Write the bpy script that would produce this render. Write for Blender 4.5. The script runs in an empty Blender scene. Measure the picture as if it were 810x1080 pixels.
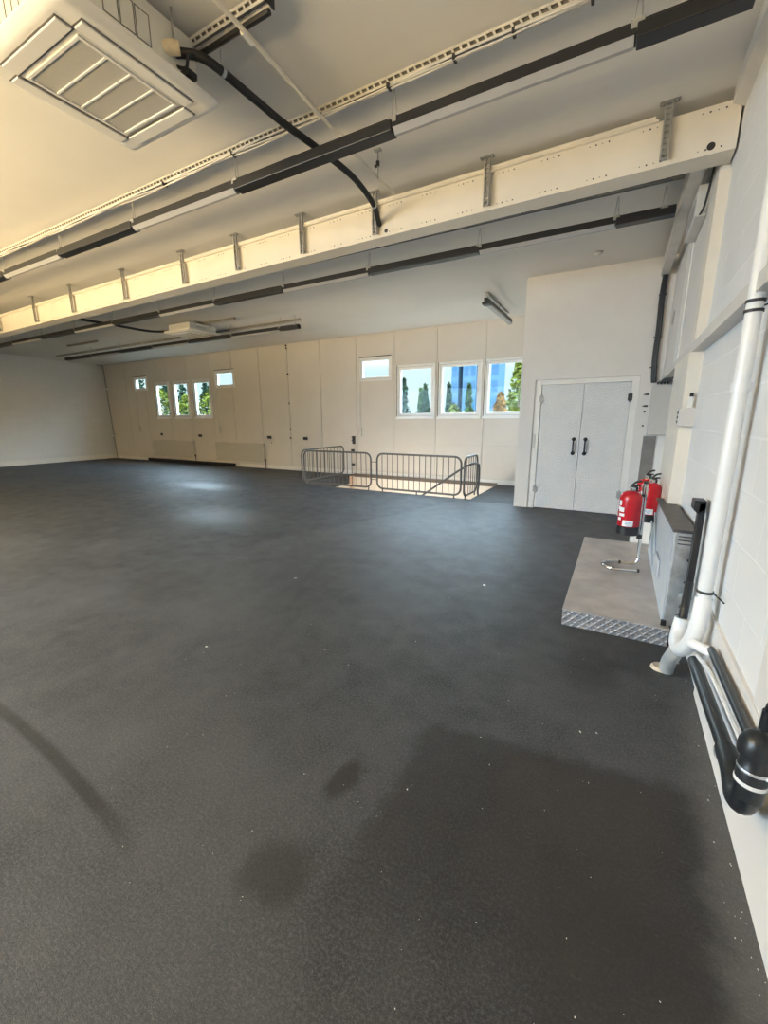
import bpy, bmesh, math, random
from mathutils import Vector, Matrix
random.seed(7)
S = bpy.context.scene
COL = S.collection
R = math.radians

# ------------------------------------------------------------------ materials
def new_mat(name):
    m = bpy.data.materials.new(name); m.use_nodes = True
    nt = m.node_tree
    return m, nt, nt.nodes['Principled BSDF']

def link(nt, a, b): nt.links.new(a, b)

def mth(nt, op, a, b=None, c=None, clamp=False):
    n = nt.nodes.new('ShaderNodeMath'); n.operation = op; n.use_clamp = clamp
    for i, v in enumerate((a, b, c)):
        if v is None: continue
        if isinstance(v, (int, float)): n.inputs[i].default_value = v
        else: link(nt, v, n.inputs[i])
    return n.outputs[0]

def obj_xyz(nt):
    tc = nt.nodes.new('ShaderNodeTexCoord'); sp = nt.nodes.new('ShaderNodeSeparateXYZ')
    link(nt, tc.outputs['Object'], sp.inputs[0])
    return tc.outputs['Object'], sp.outputs

def noise(nt, vec, scale, detail=4, rough=.55, dist=0):
    n = nt.nodes.new('ShaderNodeTexNoise')
    n.inputs['Scale'].default_value = scale; n.inputs['Detail'].default_value = detail
    n.inputs['Roughness'].default_value = rough; n.inputs['Distortion'].default_value = dist
    if vec is not None: link(nt, vec, n.inputs['Vector'])
    return n.outputs['Fac']

def ramp(nt, fac, stops):
    n = nt.nodes.new('ShaderNodeValToRGB'); el = n.color_ramp.elements
    while len(el) < len(stops): el.new(.5)
    for e, (p, c) in zip(el, stops):
        e.position = p; e.color = (c, c, c, 1) if isinstance(c, (int, float)) else (*c, 1)
    link(nt, fac, n.inputs[0])
    return n.outputs[0]

def mix(nt, fac, a, b, mode='MIX'):
    n = nt.nodes.new('ShaderNodeMix'); n.data_type = 'RGBA'; n.blend_type = mode
    for s, v in ((n.inputs[0], fac), (n.inputs[6], a), (n.inputs[7], b)):
        if isinstance(v, (int, float)): s.default_value = v
        elif isinstance(v, tuple): s.default_value = (*v, 1)
        else: link(nt, v, s)
    return n.outputs[2]

def bump(nt, h, strength, dist=.01):
    n = nt.nodes.new('ShaderNodeBump'); n.inputs['Strength'].default_value = strength
    n.inputs['Distance'].default_value = dist
    link(nt, h, n.inputs['Height'])
    return n.outputs[0]

def plain(name, col, rough=.5, metal=0, var=.06, vscale=8, bmp=.0, bscale=60, spec=.5):
    m, nt, b = new_mat(name)
    v, _ = obj_xyz(nt)
    f = noise(nt, v, vscale)
    lo = tuple(max(0, c * (1 - var)) for c in col); hi = tuple(min(1, c * (1 + var)) for c in col)
    link(nt, ramp(nt, f, [(.3, lo), (.7, hi)]), b.inputs['Base Color'])
    b.inputs['Roughness'].default_value = rough; b.inputs['Metallic'].default_value = metal
    b.inputs['Specular IOR Level'].default_value = spec
    if bmp: link(nt, bump(nt, noise(nt, v, bscale), bmp), b.inputs['Normal'])
    return m

def block_mat(name, col, mort, ax=1, pit=.25, mstr=.35):
    m, nt, b = new_mat(name)
    v, xyz = obj_xyz(nt)
    cb = nt.nodes.new('ShaderNodeCombineXYZ')
    link(nt, xyz[ax], cb.inputs[0]); link(nt, xyz[2], cb.inputs[1])
    br = nt.nodes.new('ShaderNodeTexBrick')
    link(nt, cb.outputs[0], br.inputs['Vector'])
    br.inputs['Scale'].default_value = 1; br.inputs['Brick Width'].default_value = .46
    br.inputs['Row Height'].default_value = .235; br.inputs['Mortar Size'].default_value = .007
    br.inputs['Mortar Smooth'].default_value = .35
    br.inputs['Color1'].default_value = (*col, 1)
    br.inputs['Color2'].default_value = (*[c * .965 for c in col], 1)
    br.inputs['Mortar'].default_value = (*mort, 1)
    n1 = noise(nt, v, 3, 5)
    c = mix(nt, mth(nt, 'MULTIPLY', n1, .10), br.outputs['Color'], (.45, .44, .43))
    link(nt, c, b.inputs['Base Color'])
    pits = noise(nt, v, 70, 6, .7)
    area = ramp(nt, noise(nt, v, 1.7, 2), [(.42, .15), (.6, 1)])
    h = mth(nt, 'ADD', mth(nt, 'MULTIPLY', br.outputs['Fac'], mstr), mth(nt, 'MULTIPLY', mth(nt, 'MULTIPLY', pits, area), pit * 1.4))
    link(nt, bump(nt, h, .55, .012), b.inputs['Normal'])
    b.inputs['Roughness'].default_value = .55
    return m

def diamond_mat(name, col, freq, axes, rough, metal, strength, dirt=.2):
    m, nt, b = new_mat(name)
    v, xyz = obj_xyz(nt)
    u, w = xyz[axes[0]], xyz[axes[1]]
    s1 = mth(nt, 'SINE', mth(nt, 'MULTIPLY', mth(nt, 'ADD', u, w), freq))
    s2 = mth(nt, 'SINE', mth(nt, 'MULTIPLY', mth(nt, 'SUBTRACT', u, w), freq))
    h = mth(nt, 'MAXIMUM', mth(nt, 'POWER', mth(nt, 'ABSOLUTE', s1), 6), mth(nt, 'POWER', mth(nt, 'ABSOLUTE', s2), 6))
    link(nt, bump(nt, h, strength, .006), b.inputs['Normal'])
    n = noise(nt, v, 5, 6)
    lo = tuple(c * (1 - dirt) for c in col)
    c = ramp(nt, n, [(.35, lo), (.65, col)])
    c = mix(nt, mth(nt, 'MULTIPLY', h, .25), c, tuple(min(1, x * 1.25) for x in col))
    link(nt, c, b.inputs['Base Color'])
    b.inputs['Roughness'].default_value = rough; b.inputs['Metallic'].default_value = metal
    return m

def floor_mat():
    m, nt, b = new_mat('dark_floor_coating')
    v, xyz = obj_xyz(nt)
    x, y = xyz[0], xyz[1]
    big = noise(nt, v, .8, 5, .6); mid = noise(nt, v, 4.5, 6, .65, .4); fine = noise(nt, v, 90, 4, .7); grit = noise(nt, v, 260, 2, .6)
    c = ramp(nt, mid, [(.3, (.022, .0245, .0285)), (.7, (.046, .050, .0565))])
    c = mix(nt, ramp(nt, big, [(.42, 0.0), (.62, .75)]), c, (.066, .070, .078))
    c = mix(nt, ramp(nt, fine, [(.45, 0), (.72, .75)]), c, (.115, .121, .129))
    c = mix(nt, ramp(nt, grit, [(.54, 0), (.70, .45)]), c, (.18, .187, .195))
    wob = mth(nt, 'MULTIPLY', mth(nt, 'SUBTRACT', noise(nt, v, 9, 4), .5), .12)
    xw = mth(nt, 'ADD', x, wob); yw = mth(nt, 'ADD', y, wob)
    def edge(val, lo, hi):     # 0 below lo, 1 above hi
        n = nt.nodes.new('ShaderNodeMapRange'); n.interpolation_type = 'SMOOTHSTEP'
        n.inputs[1].default_value = lo; n.inputs[2].default_value = hi
        link(nt, val, n.inputs[0]); return n.outputs[0]
    def inv(a): return mth(nt, 'SUBTRACT', 1.0, a)
    def mul(*a):
        o = a[0]
        for q in a[1:]: o = mth(nt, 'MULTIPLY', o, q)
        return o
    # dark patch in front of the wall pipes
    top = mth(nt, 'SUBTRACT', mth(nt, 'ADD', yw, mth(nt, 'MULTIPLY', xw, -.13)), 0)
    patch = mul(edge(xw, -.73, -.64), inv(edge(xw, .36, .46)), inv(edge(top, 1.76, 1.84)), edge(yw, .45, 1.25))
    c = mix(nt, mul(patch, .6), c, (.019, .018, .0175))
    brown = mul(edge(xw, -.35, -.25), inv(edge(xw, .2, .4)), inv(edge(top, 1.72, 1.80)), edge(yw, 1.0, 1.6))
    c = mix(nt, mul(brown, .22), c, (.060, .042, .032))
    def blob(cx, cy, rx, ry, lo=.5, hi=1.2):
        dx = mth(nt, 'DIVIDE', mth(nt, 'SUBTRACT', xw, cx), rx); dy = mth(nt, 'DIVIDE', mth(nt, 'SUBTRACT', yw, cy), ry)
        d = mth(nt, 'SQRT', mth(nt, 'ADD', mth(nt, 'POWER', dx, 2), mth(nt, 'POWER', dy, 2)))
        return inv(edge(d, lo, hi))
    for args, col, k in (((-.88, 1.22, .06, .13), (.022, .021, .021), .75), ((-.86, .80, .14, .12), (.025, .024, .024), .6),
                         ((.0, 2.6, .16, .3), (.026, .026, .027), .5), ((-1.0, 5.0, .22, .12), (.028, .028, .03), .6),
                         ((.15, 1.0, .3, .35), (.028, .026, .025), .5), ((-3.5, 2.2, .5, .4), (.035, .035, .036), .4)):
        c = mix(nt, mul(blob(*args), k), c, col)
    # one long tyre skid
    t = mth(nt, 'DIVIDE', mth(nt, 'ADD', x, 2.72), 1.44)
    arc = mth(nt, 'SUBTRACT', .700, mth(nt, 'MULTIPLY', mth(nt, 'POWER', t, 2), .115))
    dd = mth(nt, 'ABSOLUTE', mth(nt, 'SUBTRACT', mth(nt, 'ADD', y, mul(wob, .08)), arc))
    skid = mul(inv(edge(dd, .012, .040)), inv(edge(x, -1.75, -1.25)))
    c = mix(nt, mul(skid, .72), c, (.017, .017, .018))
    # paler, more worn coating in front of the doors and in polished spots
    pale = mul(edge(mth(nt, 'ADD', xw, mth(nt, 'MULTIPLY', mth(nt, 'SUBTRACT', 7.0, y), .33)), -2.72, -2.55), edge(y, 2.4, 5.5), inv(edge(y, 7.40, 7.50)))
    c = mix(nt, mul(edge(x, -2.40, -2.34), edge(y, 7.45, 7.55), .7), c, (.022, .022, .024))
    c = mix(nt, mul(pale, .42), c, (.125, .127, .130))
    dust = mul(edge(mth(nt, 'ADD', x, mth(nt, 'MULTIPLY', wob, 1.2)), .34, .50), inv(edge(y, 2.2, 2.9)))
    c = mix(nt, mul(dust, .5), c, (.15, .145, .14))
    scr = nt.nodes.new('ShaderNodeMapping'); scr.inputs['Scale'].default_value = (2.2, 16, 1); scr.inputs['Rotation'].default_value = (0, 0, .7)
    link(nt, v, scr.inputs[0])
    sc = noise(nt, scr.outputs[0], 5, 5, .7)
    c = mix(nt, ramp(nt, sc, [(.62, 0), (.76, .4)]), c, (.14, .145, .15))
    link(nt, c, b.inputs['Base Color'])
    spots = blob(-8.2, 6.4, 1.2, .5, .2, 1.3)
    spots = mth(nt, 'MAXIMUM', spots, mth(nt, 'MAXIMUM', blob(-14.5, 8.8, 2.2, .5, .2, 1.3), blob(-5.3, 4.4, 1.3, .7, .2, 1.3)))
    rg = ramp(nt, mid, [(.3, .62), (.7, .50)])
    rg = mix(nt, mul(spots, .8), rg, (.32, .32, .32))
    rg = mix(nt, mul(patch, .5), rg, (.6, .6, .6))
    link(nt, rg, b.inputs['Roughness'])
    b.inputs['Specular IOR Level'].default_value = .28
    h = mth(nt, 'ADD', mth(nt, 'MULTIPLY', fine, .5), mth(nt, 'ADD', mth(nt, 'MULTIPLY', sc, .4), mth(nt, 'MULTIPLY', grit, .35)))
    link(nt, bump(nt, h, .55, .006), b.inputs['Normal'])
    return m

def glass_mat():
    m = bpy.data.materials.new('window_glass'); m.use_nodes = True
    nt = m.node_tree; nt.nodes.clear()
    o = nt.nodes.new('ShaderNodeOutputMaterial'); t = nt.nodes.new('ShaderNodeBsdfTransparent'); g = nt.nodes.new('ShaderNodeBsdfGlossy')
    t.inputs[0].default_value = (.93, .96, .96, 1); g.inputs['Roughness'].default_value = .02
    f = nt.nodes.new('ShaderNodeLayerWeight'); f.inputs[0].default_value = .5
    mx = nt.nodes.new('ShaderNodeMixShader')
    link(nt, mth(nt, 'MULTIPLY_ADD', mth(nt, 'POWER', f.outputs['Facing'], 5), .25, .006), mx.inputs[0]); link(nt, t.outputs[0], mx.inputs[1]); link(nt, g.outputs[0], mx.inputs[2]); link(nt, mx.outputs[0], o.inputs[0])
    return m

WHITE = (.80, .785, .76)
M = dict(
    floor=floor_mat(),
    ceil=plain('ceiling_paint', (.74, .72, .685), .8, var=.025, vscale=1.2, bmp=.05, bscale=30),
    wall=plain('white_wall_paint', (.74, .71, .675), .6, var=.03, vscale=2.5, bmp=.06, bscale=40),
    panel=plain('cream_panel_paint', (.67, .635, .585), .55, var=.03, vscale=1.5, bmp=.04, bscale=50),
    block=block_mat('painted_blockwork', (.83, .83, .83), (.89, .89, .89), pit=.55),
    block_far=block_mat('painted_brickwork', (.76, .755, .74), (.70, .70, .69), pit=.1, mstr=-.3),
    trim=plain('gloss_white_trim', (.82, .80, .76), .4, var=.03, vscale=6),
    greytrim=plain('grey_white_trim', (.66, .64, .61), .5, var=.06, vscale=6),
    cream=plain('cream_steel_paint', (.78, .725, .63), .4, var=.03, vscale=4),
    stair=plain('stairwell_paint', (.86, .80, .72), .6, var=.03),
    upvc=plain('white_upvc', (.84, .84, .82), .3, var=.02),
    glass=glass_mat(),
    gasket=plain('dark_gasket', (.06, .06, .06), .6),
    door=diamond_mat('white_embossed_plate', (.85, .84, .83), 75, (0, 2), .36, 0, 1.0, .05),
    tread=diamond_mat('worn_tread_plate', (.60, .55, .52), 150, (0, 1), .42, .4, .5, .3),
    treadside=diamond_mat('chequer_plate_edge', (.33, .33, .34), 62, (0, 2), .5, .3, .75, .3),
    chequer=diamond_mat('grey_chequer_plate', (.40, .385, .37), 130, (0, 2), .45, .5, 1.0, .3),
    galv=plain('galvanised_steel', (.56, .59, .62), .38, .75, var=.22, vscale=16, bmp=.05),
    galvdark=plain('dull_zinc_channel', (.40, .395, .38), .45, .5, var=.2, vscale=14),
    channel=plain('painted_channel_steel', (.60, .57, .51), .5, .1, var=.15, vscale=14),
    greysheet=plain('grey_painted_sheet', (.52, .57, .62), .42, .1, var=.06, vscale=6),
    darkboard=plain('dark_brown_board', (.085, .078, .078), .55, var=.2, vscale=12),
    black=plain('black_powder_coat', (.014, .014, .015), .42, var=.2),
    blackrub=plain('black_pipe_lagging', (.012, .012, .013), .6, var=.3, vscale=30, bmp=.2, bscale=40),
    blackpl=plain('black_plastic_pipe', (.018, .022, .026), .32, var=.2, vscale=10),
    diffuser=plain('frosted_diffuser', (.38, .38, .39), .35, var=.02),
    acw=plain('off_white_plastic', (.83, .80, .74), .38, var=.015),
    acgrille=plain('intake_mesh', (.50, .48, .43), .6, var=.10, vscale=220),
    acbody=plain('pale_sheet_metal', (.68, .675, .63), .45, .15, var=.03),
    acdark=plain('shadow_gap_plastic', (.17, .16, .14), .6),
    webshade=plain('brown_grey_web', (.16, .145, .12), .7),
    rad=plain('radiator_enamel', (.54, .52, .465), .38, var=.02),
    dark=plain('dark_fitting', (.035, .034, .033), .5),
    red=plain('fire_red_enamel', (.52, .012, .022), .25, var=.05),
    label=plain('white_sticker', (.82, .82, .82), .4, var=.03),
    blueink=plain('blue_print', (.20, .36, .55), .5),
    chrome=plain('chrome_tube', (.74, .74, .74), .18, 1, var=.03),
    greyguard=plain('grey_galvanised_tube', (.13, .126, .12), .45, .5, var=.15, vscale=20),
    white_pipe=plain('white_plastic_pipe', (.83, .84, .84), .3, var=.02),
    greyhose=plain('grey_ribbed_hose', (.42, .44, .44), .5, var=.1),
    foam=plain('expanding_foam', (.62, .55, .44), .85, var=.15, vscale=40, bmp=.5, bscale=60),
    cabinet=plain('putty_grey_enamel', (.60, .575, .54), .4, var=.02),
    creamcap=plain('cream_insulation', (.78, .66, .46), .7, var=.08, vscale=30),
    wood=plain('pale_timber', (.62, .44, .32), .55, var=.1, vscale=20),
    chip=plain('paint_flakes', (.70, .69, .66), .7),
    bark=plain('tree_bark', (.10, .075, .05), .9, var=.3),
    leafy=plain('yellow_green_leaves', (.040, .046, .008), .6, var=.45, vscale=3, spec=0),
    leafg=plain('mid_green_leaves', (.016, .028, .010), .6, var=.45, vscale=3, spec=0),
    leafd=plain('dark_conifer_leaves', (.010, .019, .012), .6, var=.4, vscale=3, spec=0),
    leafo=plain('autumn_orange_leaves', (.062, .032, .009), .6, var=.35, vscale=3, spec=0),
    tower=plain('pale_blue_cladding', (.034, .062, .092), .9, var=.03, vscale=.3, spec=0),
    towerg=plain('blue_tower_glazing', (.020, .044, .075), .9, var=.08, vscale=.4, spec=0),
    asphalt=plain('outdoor_ground', (.05, .055, .04), .9, var=.2),
)

# ------------------------------------------------------------------ mesh helpers
class MB:
    def __init__(self): self.bm = bmesh.new()
    def box(self, x0, x1, y0, y1, z0, z1):
        v = [self.bm.verts.new((x, y, z)) for z in (z0, z1) for y in (y0, y1) for x in (x0, x1)]
        for f in ((0, 2, 3, 1), (4, 5, 7, 6), (0, 1, 5, 4), (2, 6, 7, 3), (0, 4, 6, 2), (1, 3, 7, 5)):
            self.bm.faces.new([v[i] for i in f])
        return self
    def poly(self, pts, n):           # prism: polygon pts extruded by vector n
        n = Vector(n)
        a = [self.bm.verts.new(p) for p in pts]; b = [self.bm.verts.new(Vector(p) + n) for p in pts]
        k = len(pts)
        self.bm.faces.new(a[::-1]); self.bm.faces.new(b)
        for i in range(k): self.bm.faces.new((a[i], a[(i + 1) % k], b[(i + 1) % k], b[i]))
        return self
    def quad(self, *p):
        self.bm.faces.new([self.bm.verts.new(q) for q in p]); return self
    def tube(self, pts, r, seg=12, cap=True):
        pts = [Vector(p) for p in pts]
        rr = r if isinstance(r, (list, tuple)) else [r] * len(pts)
        up = None; rings = []
        for i, p in enumerate(pts):
            d = (pts[min(i + 1, len(pts) - 1)] - pts[max(i - 1, 0)]).normalized()
            if up is None:
                up = Vector((0, 0, 1)) if abs(d.z) < .9 else Vector((1, 0, 0))
            a = d.cross(up)
            if a.length < 1e-5: a = d.orthogonal()
            a.normalize(); b_ = a.cross(d).normalized(); up = b_
            rings.append([self.bm.verts.new(p + (a * math.cos(2 * math.pi * k / seg) + b_ * math.sin(2 * math.pi * k / seg)) * rr[i]) for k in range(seg)])
        for q, s in zip(rings, rings[1:]):
            for k in range(seg): self.bm.faces.new((q[k], q[(k + 1) % seg], s[(k + 1) % seg], s[k]))
        if cap:
            self.bm.faces.new(rings[0][::-1]); self.bm.faces.new(rings[-1])
        return self
    def lathe(self, prof, c, seg=28):  # profile (r, z) round a vertical axis at c
        rings = []
        for r, z in prof:
            rings.append([self.bm.verts.new((c[0] + max(r, 1e-4) * math.cos(2 * math.pi * k / seg), c[1] + max(r, 1e-4) * math.sin(2 * math.pi * k / seg), c[2] + z)) for k in range(seg)])
        for q, s in zip(rings, rings[1:]):
            for k in range(seg): self.bm.faces.new((q[k], q[(k + 1) % seg], s[(k + 1) % seg], s[k]))
        self.bm.faces.new(rings[0][::-1]); self.bm.faces.new(rings[-1])
        return self
    def build(self, name, m, parent=None, smooth=False, bevel=0, loc=None):
        bm = self.bm
        bmesh.ops.recalc_face_normals(bm, faces=bm.faces[:])
        off = Vector((0, 0, 0)); p = parent
        while p is not None: off += p.location; p = p.parent
        if loc is not None: off = Vector(loc)
        bmesh.ops.translate(bm, verts=bm.verts[:], vec=-off)
        me = bpy.data.meshes.new(name); bm.to_mesh(me); bm.free()
        me.materials.append(M[m] if isinstance(m, str) else m)
        if smooth:
            for f in me.polygons: f.use_smooth = True
            try: me.set_sharp_from_angle(angle=R(40))
            except Exception: pass
        o = bpy.data.objects.new(name, me); COL.objects.link(o)
        if parent is not None: o.parent = parent
        elif loc is not None: o.location = loc
        if bevel:
            bv = o.modifiers.new('edge', 'BEVEL'); bv.width = bevel; bv.segments = 2; bv.limit_method = 'ANGLE'
        return o

def pieces(mb, name, m, parent, **k):     # every separate piece becomes a part of its own
    bm = mb.bm; seen = set(); out = []
    bm.verts.index_update()
    for v0 in bm.verts:
        if v0 in seen: continue
        st = [v0]; isl = []; seen.add(v0)
        while st:
            v = st.pop(); isl.append(v)
            for e in v.link_edges:
                q = e.other_vert(v)
                if q not in seen: seen.add(q); st.append(q)
        n = MB(); mp = {v: n.bm.verts.new(v.co) for v in isl}; done = set()
        for v in isl:
            for f in v.link_faces:
                if f not in done:
                    done.add(f); n.bm.faces.new([mp[q] for q in f.verts])
        out.append(n.build(name, m, parent, **k))
    bm.free(); return out

def smoothpts(pts, n=8):               # Catmull-Rom
    P = [Vector(p) for p in pts]; out = []
    for i in range(len(P) - 1):
        p0 = P[max(i - 1, 0)]; p1 = P[i]; p2 = P[i + 1]; p3 = P[min(i + 2, len(P) - 1)]
        for k in range(n):
            t = k / n
            out.append(.5 * ((2 * p1) + (p2 - p0) * t + (2 * p0 - 5 * p1 + 4 * p2 - p3) * t * t + (3 * p1 - p0 - 3 * p2 + p3) * t ** 3))
    out.append(P[-1]); return out

def tag(o, label=None, cat=None, group=None, kind=None):
    if label: o['label'] = label
    if cat: o['category'] = cat
    if group: o['group'] = group
    if kind: o['kind'] = kind
    return o

def thing(name, loc, label, cat, group=None, kind=None):
    o = bpy.data.objects.new(name, None); COL.objects.link(o); o.location = loc; o.empty_display_size = .1
    return tag(o, label, cat, group, kind)

def dup(o, parent=None, loc=None, label=None):
    c = o.copy(); COL.objects.link(c)
    if parent is not None: c.parent = parent
    if loc is not None: c.location = loc
    if label: c['label'] = label
    for ch in list(o.children): dup(ch, c)
    return c

def struct(mb, name, m, label, cat, **k):
    return tag(mb.build(name, m, **k), label, cat, kind='structure')

# ------------------------------------------------------------------ dimensions
XL, XR, YB, YD, YF = -17.95, .52, 9.68, 7.40, -3.2
def zc(y): return 3.70 - .0185 * (y - 4.16)
XP, XH0, YH = -1.50, -6.42, 7.62       # partition edge, stair hole

# floor with the stairwell opening
mb = MB()
mb.box(XL - .2, 1.0, YF - .2, YH, -.25, 0)
mb.box(XL - .2, XH0, YH, YB + .2, -.25, 0)
mb.box(-2.36, 1.0, YH, YB + .2, -.25, 0)
struct(mb, 'floor', 'floor', 'dark grey coated floor of the hall with scuffs and dark patches', 'floor')
# ceiling, gently sloping
mb = MB()
mb.poly([(XL - .2, YF - .2, zc(YF - .2)), (1.0, YF - .2, zc(YF - .2)), (1.0, YB + .2, zc(YB + .2)), (XL - .2, YB + .2, zc(YB + .2))], (0, 0, .25))
struct(mb, 'ceiling', 'ceil', 'smooth beige white ceiling of the hall', 'ceiling')

# back wall: lining boards with open joints, window openings
OPEN = [(-16.03, -15.26, 2.56, 3.05), (-14.86, -14.02, 1.57, 2.81), (-13.84, -12.96, 1.57, 2.81), (-12.76, -11.86, 1.57, 2.81),
        (-11.61, -10.73, 2.50, 3.04), (-6.10, -5.15, 2.46, 3.04), (-5.00, -3.97, 1.53, 2.79), (-3.90, -2.84, 1.53, 2.79), (-2.79, -1.72, 1.53, 2.79)]
SEAMS = [-16.6, -15.42, -14.10, -13.02, -11.82, -10.84, -9.67, -8.54, -7.38, -6.20, -5.07, -3.935, -2.77]
def joint_wall(seams, zs, openings, x0, x1, z0, z1, y, th, gap=.012, dep=.014):
    xs = {x0, x1}; zz = {z0, z1}
    for s in seams: xs |= {s - gap / 2, s + gap / 2}
    for s in zs: zz |= {s - gap / 2, s + gap / 2}
    for a, b, c, d in openings: xs |= {a, b}; zz |= {c, d}
    xs = sorted(xs); zz = sorted(zz); mb = MB()
    for i in range(len(xs) - 1):
        xm = (xs[i] + xs[i + 1]) / 2
        for j in range(len(zz) - 1):
            zm = (zz[j] + zz[j + 1]) / 2
            if any(a < xm < b and c < zm < d for a, b, c, d in openings): continue
            g = any(abs(xm - s) < gap / 2 for s in seams) or any(abs(zm - s) < gap / 2 for s in zs)
            mb.box(xs[i], xs[i + 1], y + (dep if g else 0), y + th, zz[j], zz[j + 1])
    return mb
mb = joint_wall(SEAMS, [.89], OPEN, XL - .2, 1.0, 0, zc(YB) + .02, YB, .16)
struct(mb, 'wall_back', 'panel', 'cream board lined back wall with two rows of windows', 'wall')
mb = MB().box(XL - .2, XL, YF - .2, YB + .16, 0, zc(YF) + .1)
struct(mb, 'wall_left', 'block_far', 'white painted brick end wall beyond the empty floor', 'wall')
mb = MB().box(XR, XR + .3, YF - .2, 4.36, 0, zc(YF) + .1)
struct(mb, 'wall_right', 'block', 'white painted concrete block side wall behind the white soil pipe', 'wall')
mb = MB()                               # recess beyond the pier, clad above the ledge
mb.box(.66, .9, 4.36, YD + .1, 0, 2.02)
mb.box(.455, .9, 4.40, YD + .1, 2.02, zc(4.3) + .05)
struct(mb, 'wall_recess', 'wall', 'pale boarded side wall above the ledge between pier and doors', 'wall')
# partition with the double doors
DX0, DX1, DZ = -1.275, .185, 2.10
mb = MB()
mb.box(XP, DX0, YD - .045, YD + .14, 0, zc(YD) + .02)
mb.box(DX1, .75, YD - .045, YD + .14, 0, zc(YD) + .02)
mb.box(DX0, DX1, YD - .045, YD + .14, DZ, zc(YD) + .02)
mb.box(DX0 - .001, DX1 + .001, YD + .13, YD + .15, 0, DZ + .01)
mb.box(XP, XP + .14, YD + .14, YB, 0, zc(YB) + .03)
struct(mb, 'wall_partition', 'wall', 'white partition wall around the plated double doors', 'wall')
# rear wall behind the camera with an unseen opening added for area lamps
mb = MB()
mb.box(XL, XR, YF - .2, YF, 0, .35); mb.box(XL, XR, YF - .2, YF, 3.35, zc(YF) + .1)
mb.box(XL, -12.1, YF - .2, YF, .35, 3.35); mb.box(-1.9, XR, YF - .2, YF, .35, 3.35)
mb.box(XL, XR, YF - .7, YF - .6, 0, zc(YF) + .1); mb.box(XL, XR, YF - .6, YF - .2, .25, .35); mb.box(XL, XR, YF - .6, YF - .2, 3.35, 3.45)  # panel added to close the recess and keep the sky out
struct(mb, 'wall_front', 'wall', 'white wall behind the viewer, with an added closed recess holding lamps', 'wall')
# stairwell below
mb = MB()
mb.box(XH0 - .2, -2.1, YB, YB + .2, -3.2, -.0); mb.box(XH0 - .2, XH0, YH - .1, YB, -3.2, -.25)
mb.box(-2.36, -2.1, YH - .1, YB, -3.2, -.25); mb.box(XH0 - .2, -2.1, YH - .15, YH - .0, -3.2, -.25); mb.box(XH0 - .2, -2.1, YH - .2, YB + .2, -3.4, -3.2)
struct(mb, 'wall_stairwell', 'stair', 'cream stairwell walls dropping below the floor opening', 'wall')
# trims
struct(MB().box(XL, -1.5, YB - .022, YB, 0, .11), 'baseboard_back', 'trim', 'low white skirting along the back wall', 'skirting')
struct(MB().box(XL, XL + .03, YF, YB, 0, .16), 'baseboard_left', 'trim', 'white skirting along the brick end wall', 'skirting')
struct(MB().box(-6.3, -2.36, YB - .06, YB - .0225, -.05, .035), 'trim_1', 'greytrim', 'narrow brown edge strip along the far side of the stair opening', 'trim')
bpy.data.objects['trim_1'].data.materials[0] = plain('brown_edge_strip', (.16, .125, .10), .6)
mb = MB().poly([(.44, YF, 2.015), (.53, YF, 2.015), (.53, YF, 2.095), (.44, YF, 2.09)], (0, YD - .05 - YF, 0))
struct(mb, 'trim_2', 'greytrim', 'long grey white ledge running along the side wall above head height', 'ledge')
mb = MB().poly([(.45, YF, 3.60), (.53, YF, 3.56), (.53, YF, 3.80), (.45, YF, 3.80)], (0, 4.14 - YF, 0))
struct(mb, 'trim_3', 'greytrim', 'boxed cove strip where the block wall meets the ceiling', 'trim')
mb = MB().box(.506, .53, YF, 2.62, 0, .515); mb.box(.511, .53, YF, 1.765, .515, 2.015)
struct(mb, 'trim_4', 'block', 'white plinth at the foot of the block wall behind the black pipes', 'plinth')
bpy.data.objects['trim_4'].data.materials[0] = M['wall']
mb = MB().box(.445, .456, 5.52, 5.92, 2.095, 3.4)
struct(mb, 'trim_5', 'trim', 'vertical cream batten on the boarded wall above the ledge', 'batten')
struct(MB().box(.645, .66, 4.4, YD - .02, 0, .30), 'baseboard_right', 'trim', 'white skirting in the recess behind the extinguishers', 'skirting')
mb = MB().box(.425, .66, 4.30, 5.35, 0, 2.014); mb.box(.447, .66, 4.30, 4.50, 2.0955, 3.27)
struct(mb, 'column', 'cream', 'cream painted pier at the end of the block wall', 'pier')
# perforated steel beam with its bolt holes
mb = MB()
B0, B1 = -17.9, .505
def bz(x): return 3.285 + .008 * (x + 5)
mb.poly([(B0, 4.15, bz(B0)), (B1, 4.15, bz(B1)), (B1, 4.15, bz(B1) + .30), (B0, 4.15, bz(B0) + .30)], (0, .20, 0))
beam = struct(mb, 'beam', 'cream', 'deep white steel beam with bolt holes spanning the hall', 'beam')
mb = MB()
x = .42
while x > -9.5:
    for k in range(4):
        for dz in (.035, .265):
            xx = x - .045 * k
            mb.tube([(xx, 4.1485, bz(xx) + dz), (xx, 4.151, bz(xx) + dz)], .0065 if k in (0, 2) else .004, 6)
    x -= .36
mb.tube([(.36, 4.148, bz(.36) + .05), (.36, 4.151, bz(.36) + .05)], .025, 16)
mb.tube([(-2.27, 4.148, bz(-2.3) + .05), (-2.27, 4.151, bz(-2.3) + .05)], .02, 12)
mb.build('bolt_holes', 'dark', beam)
mb = MB(); mb.poly([(B0, 4.122, bz(B0) + .290), (.02, 4.122, bz(.02) + .290), (.02, 4.1495, bz(.02) + .290), (B0, 4.1495, bz(B0) + .290)], (0, 0, .012))
mb.build('top_flange', 'cream', beam)
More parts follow.
